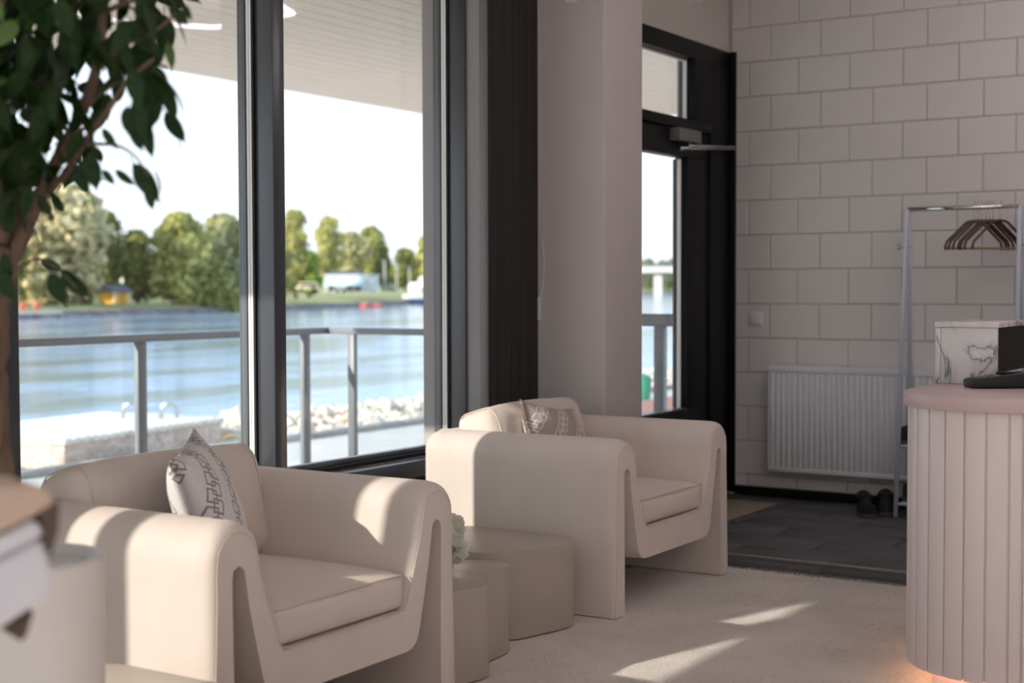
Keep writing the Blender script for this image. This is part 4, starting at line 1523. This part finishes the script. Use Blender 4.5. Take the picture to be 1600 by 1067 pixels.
taken = []
spots = rock_spots(150, 0.085, 0.15, 14.2, 21.5, taken) + rock_spots(110, 0.10, 0.20, 21.5, 33, taken)
for x, y, sz in spots:
    o = bpy.data.objects.new('boulder', random.choice(rms)); link(o)
    o.location = (x, y, bank_z(y) + sz * 0.30)
    o.scale = (sz, sz * random.uniform(0.8, 1.1), sz * random.uniform(0.7, 1.1))
    o.rotation_euler = (random.uniform(-0.3, 0.3), random.uniform(-0.3, 0.3), random.uniform(0, 6))
    tag(o, 'pale boulder in the rock bank between the path and the river', 'boulder', 'boulders of the river bank')
# the small stones between them, past counting
V, Fc = [], []
tpl = [tuple(v.co) for v in rms[0].vertices]
bmq = bmesh.new(); bmesh.ops.create_icosphere(bmq, subdivisions=1, radius=1)
tv = [v.co.copy() for v in bmq.verts]; tf = [tuple(v.index for v in f.verts) for f in bmq.faces]
bmq.free()
for k in range(5200):
    x, y = random.uniform(12.3, 34), random.uniform(12.9, 15.1)
    sz = random.uniform(0.035, 0.085)
    if x < 14.2 and 12.9 < y and x > 10.6: continue
    b0 = len(V)
    R = Matrix.Rotation(random.uniform(0, 6), 3, 'Z')
    sq = Vector((1, random.uniform(0.6, 1), random.uniform(0.5, 0.9)))
    for v in tv:
        q = R @ Vector((v.x * sq.x, v.y * sq.y, v.z * sq.z)) * sz * random.uniform(0.85, 1.15)
        V.append((x + q.x, y + q.y, bank_z(y) + sz * 0.2 + q.z))
    Fc += [tuple(b0 + i for i in f) for f in tf]
st = mesh_obj('bank_stones', V, Fc, MT['rock'])
st['kind'] = 'stuff'
tag(st, 'small pale stones filling the rock bank along the river', 'stones')

o = bpy.data.objects.new('boulder', rms[0]); link(o)
o.location = at(373, 662, 21); o.scale = (0.28, 0.28, 0.26); o.location.z = -0.72
tag(o, 'large tan boulder on the bank just right of the landing stage', 'boulder', 'boulders of the river bank')

struct(mesh_obj('river_water', [(-900, 15.5, WZ), (2500, 15.5, WZ), (2500, 1500, WZ), (-900, 1500, WZ)], [(0, 1, 2, 3)], MT['water']), 'calm blue river between the terrace and the wooded shore')

# far shore
shore = [(-300, 138), (60, 138), (112, 138), (133, 139), (157, 146), (188, 156), (225, 170), (262, 186), (330, 225), (420, 285), (560, 350), (820, 395), (1100, 420), (2000, 480)]
V, Fc = [], []
for i, (x, y) in enumerate(shore):
    a = shore[max(0, i - 1)]; b = shore[min(len(shore) - 1, i + 1)]
    t = Vector((b[0] - a[0], b[1] - a[1])).normalized(); nrm = Vector((-t.y, t.x))
    for k, z in ((0, WZ - 0.3), (1.0, WZ + 0.75), (1.8, WZ + 0.9), (8, -0.9), (40, -0.4), (700, 2.0)):
        V.append((x + nrm.x * k, y + nrm.y * k, z))
for i in range(len(shore) - 1):
    for j in range(5):
        a = i * 6 + j
        Fc.append((a, a + 6, a + 7, a + 1))
fs = mesh_obj('far_shore', V, Fc, MT['grass'])
fs.data.materials.append(MT['bankstone'])
for i, p in enumerate(fs.data.polygons):
    p.material_index = 1 if i % 5 < 2 else 0
fix_normals(fs)
struct(fs, 'grassy far shore with dark stone edge beyond the river')

TREEM = {}


def tree_mat(nm, c, v=0.35):
    if nm not in TREEM:
        TREEM[nm] = mat('foliage_' + nm, c, 0.8, var=v, scale=0.6, spec=0.2)
    return TREEM[nm]


MT['treebark'] = mat('tree_bark', (0.16, 0.13, 0.10), 0.9, var=0.3, scale=2)


def tree(px, ytop, wpx, ybase, d, kind, colr, label, lumps=9, nleaf=2600, conic=0.0, name='tree', skirt=0.12):
    top = at(px, ytop, d); bs = at(px, ybase, d)
    Hh = top.z - bs.z
    Ww = 1.30 * wpx * d / FPX
    t = thing(name, label, 'tree', bs, 'trees on the far shore')
    rnd = random.Random(int(px * 13 + ytop))
    blobs = []
    for k in range(lumps):
        u = (k + 0.5) / lumps
        z = Hh * (skirt + (1 - skirt) * u)
        prof = (math.sin(PI * min(1, max(0.02, (u * 0.86 + 0.14)))) ** 0.6) if not conic else (1 - u) ** conic * 0.95 + 0.08
        for q in range(3):
            a = rnd.uniform(0, 2 * PI)
            r = Ww / 2 * prof * rnd.uniform(0.15, 0.62)
            br = Ww / 2 * rnd.uniform(0.34, 0.55) * (0.55 + 0.45 * prof)
            blobs.append((Vector((r * math.cos(a), r * math.sin(a), min(z, Hh - br * 0.95))), br))
    blobs.append((Vector((0, 0, Hh - Ww * 0.16)), Ww * 0.16))
    V, Fc = [], []
    ls_ = max(0.25, Ww * 0.042)
    nleaf = int(nleaf * 1.6)
    for k in range(nleaf):
        c, r = rnd.choice(blobs)
        nv = Vector((rnd.gauss(0, 1), rnd.gauss(0, 1), rnd.gauss(0, 1))).normalized()
        p = c + nv * r * (rnd.random() ** 0.35)
        if p.z < Hh * 0.03: p.z = Hh * 0.03
        a = (nv + 0.9 * Vector((rnd.gauss(0, 1), rnd.gauss(0, 1), rnd.gauss(0, 1)))).normalized()
        b = a.orthogonal().normalized(); c2 = a.cross(b)
        s = ls_ * rnd.uniform(0.6, 1.5)
        b0 = len(V)
        V += [p - b * s, p + c2 * s * 0.8, p + b * s, p - c2 * s * 0.8]
        Fc.append((b0, b0 + 1, b0 + 2, b0 + 3))
    mesh_obj('crown', V, Fc, tree_mat(kind, colr), t, local=True)
    tube('trunk', [(0, 0, -0.4), (0.1, 0, Hh * 0.3), (0, 0.1, Hh * 0.6)], [Ww * 0.035 + 0.12, Ww * 0.025 + 0.08, 0.08], MT['treebark'], t, 8, local=True)
    return t


def dshore(px, extra=0.0):
    """depth of the shoreline along a picture column"""
    best = None
    r = FW + (px - 800) / FPX * RT
    for (x0, y0), (x1, y1) in zip(shore[:-1], shore[1:]):
        den = r.x * (y1 - y0) - r.y * (x1 - x0)
        if abs(den) < 1e-6: continue
        s = (x0 * (y1 - y0) - y0 * (x1 - x0)) / den
        tt = ((r.x * s - x0) / (x1 - x0))
        if 0 <= tt <= 1 and s > 0: best = s
    return (best or 200) + extra


OL = (0.60, 0.52, 0.28); DG = (0.20, 0.22, 0.06); MG = (0.33, 0.33, 0.10); YG_ = (0.46, 0.43, 0.14); PG = (0.46, 0.43, 0.20)
tree(-25, 330, 120, 484, dshore(-25, 14), 'mid', MG, 'green tree far left, partly hidden behind the ficus trunk', 9, 2600)
tree(100, 290, 150, 482, dshore(100, 20), 'willow', OL, 'big pale grey-green willow on the far left shore', 11, 4800)
tree(172, 330, 52, 478, dshore(172, 26), 'dark', DG, 'dark green tree just right of the pale willow', 9, 2200)
tree(216, 360, 66, 476, dshore(216, 24), 'mid', MG, 'rounded green tree behind the yellow hut', 8, 2600)
tree(284, 333, 92, 480, dshore(284, 12), 'birch', YG_, 'tall yellow-green birch right of the yellow hut', 11, 3800)
tree(358, 336, 92, 482, dshore(358, 10), 'pale', PG, 'tall pale green tree just left of the window mullion', 11, 3800)
tree(322, 395, 70, 484, dshore(322, 6), 'mid', MG, 'low leafy tree in front of the birches', 8, 2200)
tree(350, 452, 60, 488, dshore(350, 3), 'bush', YG_, 'yellow-green waterside bush left of the mullion', 5, 1400, name='bush', skirt=0.02)
tree(420, 370, 80, 478, dshore(420, 16), 'mid', MG, 'green tree behind the window mullion', 9, 2200)
tree(462, 328, 54, 468, dshore(462, 40), 'birch', YG_, 'tall slender birch just right of the window mullion', 11, 2800)
tree(483, 392, 46, 462, dshore(483, 36), 'fresh', (0.20, 0.30, 0.05), 'small bright green tree left of the white pavilion', 8, 2000)
tree(514, 338, 50, 456, dshore(514, 60), 'birch', YG_, 'tall birch rising behind the white pavilion left end', 11, 2800)
tree(550, 362, 52, 454, dshore(550, 64), 'pale', PG, 'pale tree behind the middle of the white pavilion', 10, 2600)
tree(583, 354, 50, 454, dshore(583, 66), 'mid', MG, 'green tree behind the white pavilion right end', 10, 2600)
tree(600, 384, 34, 454, dshore(600, 50), 'dark', DG, 'dark spruce right of the white pavilion', 9, 1600, conic=0.8)
tree(633, 387, 40, 452, dshore(633, 80), 'dark', DG, 'small dark tree between pavilion and boat', 8, 1800)
tree(668, 368, 56, 452, dshore(668, 80), 'birch', YG_, 'yellow-green tree rising behind the white boat', 9, 2600)
tree(700, 385, 70, 452, dshore(700, 80), 'mid', MG, 'green tree behind the boat stern, by the window frame', 9, 1600)
for i, (px, yt) in enumerate(((990, 408), (1012, 404), (1034, 407), (1056, 403), (1078, 406))):
    tree(px, yt, 34, 452, dshore(px, 60), 'far', (0.20, 0.24, 0.12), 'distant tree of the wood behind the bridge, seen through the door', 6, 1200, skirt=0.0)

for i, px in enumerate((128, 150, 196, 236, 255, 312, 388, 445, 495, 533, 565, 615, 650, 685)):
    left = px < 400
    tree(px, (398 if left else 402) + (i * 7) % 13, 52 if left else 40, 466 if left else 452, dshore(px, 60 if left else 110), 'mid' if i % 2 else 'pale', MG,
         'low hazy tree in the wood behind the ' + ('yellow hut' if left else 'white pavilion'), 7, 1300)

# yellow hut
hp = at(180, 474, dshore(180, 5))
sc_ = dshore(180, 5) / FPX
hut = thing('hut', 'small yellow hut with dark roof on the far shore', 'hut', hp)
hut.rotation_euler = (0, 0, 0.12)
MT['yellow'] = mat('yellow_boards', (0.72, 0.34, 0.03), 0.8)
MT['darkroof'] = mat('dark_roof', (0.10, 0.09, 0.09), 0.7)
MT['cream'] = mat('cream_wall', (0.72, 0.68, 0.58), 0.8)
MT['whitewall'] = mat('white_wall', (0.80, 0.78, 0.76), 0.7)
MT['teal'] = mat('pale_teal_awning', (0.62, 0.80, 0.80), 0.7)
MT['red'] = mat('red_paint', (0.65, 0.10, 0.06), 0.6)
MT['navy'] = mat('navy_hull', (0.03, 0.06, 0.14), 0.4)
MT['darkglass'] = mat('dark_window_glass', (0.04, 0.05, 0.06), 0.15)
hw = 38 * sc_
box('wall', (-hw / 2, -1.2, 0), (hw / 2, 1.2, 17 * sc_), MT['yellow'], hut, local=True)
for x in (-hw / 2, hw / 2 - 0.25, -0.12):
    box('corner_board', (x, -1.24, 0), (x + 0.25, -1.18, 17 * sc_), MT['cream'] if x != -0.12 else MT['darkroof'], hut, local=True)
V = [(-hw / 2 - 0.3, -1.6, 17 * sc_), (hw / 2 + 0.3, -1.6, 17 * sc_), (hw / 2 + 0.3, 1.6, 17 * sc_), (-hw / 2 - 0.3, 1.6, 17 * sc_), (-hw / 2 - 0.3, 0, 29 * sc_), (hw / 2 + 0.3, 0, 29 * sc_)]
fix_normals(mesh_obj('roof', V, [(0, 1, 5, 4), (2, 3, 4, 5), (0, 4, 3), (1, 2, 5), (0, 3, 2, 1)], MT['darkroof'], hut, local=True))

# house behind, between the trees
d_ = dshore(222, 40); s_ = d_ / FPX
hs = thing('house', 'pale house half hidden behind the yellow hut', 'house', at(222, 468, d_))
box('wall', (-22 * s_, 0, 0), (22 * s_, 5, 22 * s_), MT['whitewall'], hs, local=True)
for x in (-14, 0, 12):
    box('window', (x * s_, -0.05, 8 * s_), ((x + 5) * s_, 0.02, 15 * s_), MT['darkglass'], hs, local=True)
box('chimney', (-20 * s_, 2, 22 * s_), (-14 * s_, 3, 36 * s_), MT['cream'], hs, local=True)
box('roof', (-24 * s_, -0.4, 22 * s_), (24 * s_, 5.4, 26 * s_), MT['darkroof'], hs, local=True)

# white pavilion with awning
d_ = dshore(548, 28); s_ = d_ / FPX
pv = thing('pavilion', 'long white pavilion with teal awning on the far shore', 'building', at(548, 456, d_))
pv.rotation_euler = (0, 0, YAW - PI / 2)
box('wall', (-40 * s_, 0.3, 0), (39 * s_, 6, 24 * s_), MT['whitewall'], pv, local=True)
box('roof', (-42 * s_, -0.3, 24 * s_), (41 * s_, 6.5, 27 * s_), MT['whitewall'], pv, local=True)
V = [(-42 * s_, 0.2, 27 * s_), (18 * s_, 0.2, 27 * s_), (10 * s_, 4, 33 * s_), (-40 * s_, 4, 33 * s_), (18 * s_, 6.5, 27 * s_), (-42 * s_, 6.5, 27 * s_)]
fix_normals(mesh_obj('roof_top', V, [(0, 1, 2, 3), (3, 2, 4, 5), (0, 3, 5), (1, 4, 2)], MT['darkroof'], pv, local=True))
V = [(-41 * s_, 0.25, 20 * s_), (22 * s_, 0.25, 20 * s_), (22 * s_, -2.2, 11 * s_), (-41 * s_, -2.2, 11 * s_), (-41 * s_, -2.2, 9 * s_), (22 * s_, -2.2, 9 * s_)]
mesh_obj('awning', V, [(0, 1, 2, 3), (3, 2, 5, 4)], MT['teal'], pv, local=True)
for x in (-36, -22, -8, 6):
    box('window', (x * s_, 0.22, 2 * s_), ((x + 10) * s_, 0.31, 10 * s_), MT['darkglass'], pv, local=True)
for x in (-40, -10, 21):
    tube('awning_post', [(x * s_, -2.15, 0), (x * s_, -2.15, 10 * s_)], 0.1, MT['whitewall'], pv, 6, local=True)

# passenger boat
d_ = dshore(660, -6); s_ = d_ / FPX
bt = thing('boat', 'white passenger boat moored at the far quay', 'boat', at(664, 474, d_))
bt.rotation_euler = (0, 0, YAW - PI / 2)
BL = 76 * s_
hull = [(-BL * .42, -2.0), (-BL * .30, -2.6), (BL * .5, -2.6), (BL * .5, 2.6), (-BL * .30, 2.6), (-BL * .42, 2.0), (-BL * .45, 0)]
prism('hull', hull, -0.3, 8 * s_, MT['navy'], bt, local=True)
prism('upper_hull', [(x * 1.02, y * 1.02) for x, y in hull], 8 * s_, 14 * s_, MT['whitewall'], bt, local=True)
box('cabin', (-BL * .32, -2.2, 14 * s_), (BL * .48, 2.2, 33 * s_), MT['whitewall'], bt, 0.6, 2, local=True)
for x in (-0.05, 0.1, 0.25, 0.38):
    box('window', (x * BL, -2.24, 17 * s_), ((x + 0.08) * BL, -2.18, 25 * s_), MT['darkglass'], bt, local=True)
box('wheelhouse', (-BL * .12, -1.8, 33 * s_), (BL * .35, 1.8, 42 * s_), MT['cream'], bt, 0.3, 2, local=True)
tube('mast', [(BL * .1, 0, 42 * s_), (BL * .1, 0, 52 * s_)], 0.12, MT['whitewall'], bt, 6, local=True)

# lamp posts on the quay
for px, yt, lab in ((601, 408, 'grey lamp post beside the white pavilion'), (620, 414, 'grey lamp post nearest the boat bow'), (640, 418, 'short grey lamp post behind the boat')):
    d_ = dshore(px, 10); s_ = d_ / FPX
    lp = thing('lamp_post', lab, 'lamp post', at(px, 457, d_), 'lamp posts on the quay')
    hh = (457 - yt) * s_
    tube('pole', [(0, 0, 0), (0, 0, hh)], [0.16, 0.10], MT['cream'], lp, 8, local=True)
    tube('lamp_arm', [(-1.6 * s_ * 4, 0, hh + 0.1), (0, 0, hh), (1.6 * s_ * 4, 0, hh + 0.1)], 0.08, MT['cream'], lp, 6, local=True)
# vans and cars, stalls
for px, py, wd, ht, mm, lab, nm, cat in ((482, 456, 36, 15, 'yellowpale', 'pale yellow van parked left of the pavilion', 'van', 'van'),
                                      (533, 457, 18, 9, 'whitewall', 'white car parked in front of the pavilion awning', 'car', 'car'),
                                      (611, 456, 11, 11, 'whitewall', 'white van parked by the quay lamp posts', 'van', 'van')):
    if mm not in MT: MT[mm] = mat('pale_yellow_paint', (0.74, 0.62, 0.36), 0.5)
    d_ = dshore(px, 12); s_ = d_ / FPX
    v = thing(nm, lab, cat, at(px, py, d_))
    v.rotation_euler = (0, 0, YAW - PI / 2)
    box('body', (-wd / 2 * s_, -0.9, 0.3), (wd / 2 * s_, 0.9, ht * 0.62 * s_), MT[mm], v, 0.15, 2, local=True)
    box('cabin', (-wd / 2.6 * s_, -0.85, ht * 0.62 * s_), (wd / 2.6 * s_, 0.85, ht * s_), MT[mm], v, 0.15, 2, local=True)
    box('window', (-wd / 3 * s_, -0.92, ht * 0.6 * s_), (wd / 3 * s_, -0.84, ht * 0.88 * s_), MT['darkglass'], v, local=True)
    for x in (-0.3, 0.3):
        lathe_ = tube('wheel', [(x * wd * s_, -0.95, 0.35), (x * wd * s_, 0.95, 0.35)], 0.35, MT['blackplastic'], v, 10, local=True)
for px, lab in ((572, 'red rowing boat at the quay, nearer the pavilion'), (592, 'red rowing boat at the quay, nearer the white boat')):
    d_ = dshore(px, -3); s_ = d_ / FPX
    b_ = thing('rowing_boat', lab, 'boat', at(px, 479, d_), 'red rowing boats')
    prism('hull', [(-1.4, 0), (-1.0, 0.6), (0.9, 0.65), (1.4, 0.0), (0.9, -0.65), (-1.0, -0.6)], -0.1, 0.55, MT['red'], b_, local=True)
    box('thwart', (-0.2, -0.55, 0.56), (0.2, 0.55, 0.62), MT['cream'], b_, local=True)
# jetty with two orange figures of life-buoy stands at far left
d_ = dshore(62, -3); s_ = d_ / FPX
jt = thing('jetty', 'low wooden jetty at the far left shore', 'jetty', at(45, 493, d_))
for i in range(8):
    box('plank', (-4 + i * 1.0, -1.2, 0.2), (-3.05 + i * 1.0, 1.2, 0.4), MT['deckwood'], jt, local=True)
for x in (-3.5, 0, 3.5):
    tube('pile', [(x, -1.0, -0.8), (x, -1.0, 0.2)], 0.12, MT['treebark'], jt, 6, local=True)
MT['orange'] = mat('orange_red_paint', (0.80, 0.22, 0.12), 0.6)
for px, lab in ((35, 'orange life-buoy stand on the jetty, nearer the ficus trunk'), (58, 'orange life-buoy stand on the jetty, further right')):
    lb = thing('lifebuoy_stand', lab, 'life buoy', at(px, 489, d_), 'orange life-buoy stands')
    tube('post', [(0, 0, 0), (0, 0, 0.9)], 0.10, MT['orange'], lb, 8, local=True)
    tube('ring', [(0.42 * math.cos(a), -0.1, 0.85 + 0.42 * math.sin(a)) for a in [2 * PI * k / 16 for k in range(16)]], 0.16, MT['orange'], lb, 8, closed=True, local=True)

# bridge seen through the door
d_ = 640; s_ = d_ / FPX
bg_ = thing('bridge', 'distant concrete road bridge seen through the entrance door', 'bridge', at(1028, 459, d_))
bg_.rotation_euler = (0, 0, YAW - PI / 2 - 0.1)
box('deck', (-150 * s_, -5, 33 * s_), (160 * s_, 5, 42 * s_), MT['cream'], bg_, local=True)
box('girder', (-150 * s_, -4, 29 * s_), (160 * s_, 4, 33 * s_), MT['darkroof'], bg_, local=True)
box('parapet', (-150 * s_, -5.2, 42 * s_), (160 * s_, -5, 45 * s_), MT['railmetal'], bg_, local=True)
for x in (-110, 0, 100):
    box('pier', ((x - 6) * s_, -3.5, -1), ((x + 6) * s_, 3.5, 30 * s_), MT['cream'], bg_, local=True)
# green bin outside the door
gb = thing('litter_bin', 'green litter bin outside the entrance door', 'litter bin', at(1003, 640, 19))
MT['green'] = mat('green_plastic', (0.02, 0.30, 0.18), 0.5)
gz = -0.87 - at(1003, 640, 19).z
lathe('body', [(0, 0), (0.10, 0), (0.13, 0.40), (0.12, 0.42)], (0, 0, 0), MT['green'], gb, 16, local=True)
lathe('lid', [(0.0, 0.50), (0.07, 0.47), (0.135, 0.42), (0.12, 0.41)], (0, 0, 0), MT['green'], gb, 16, local=True)
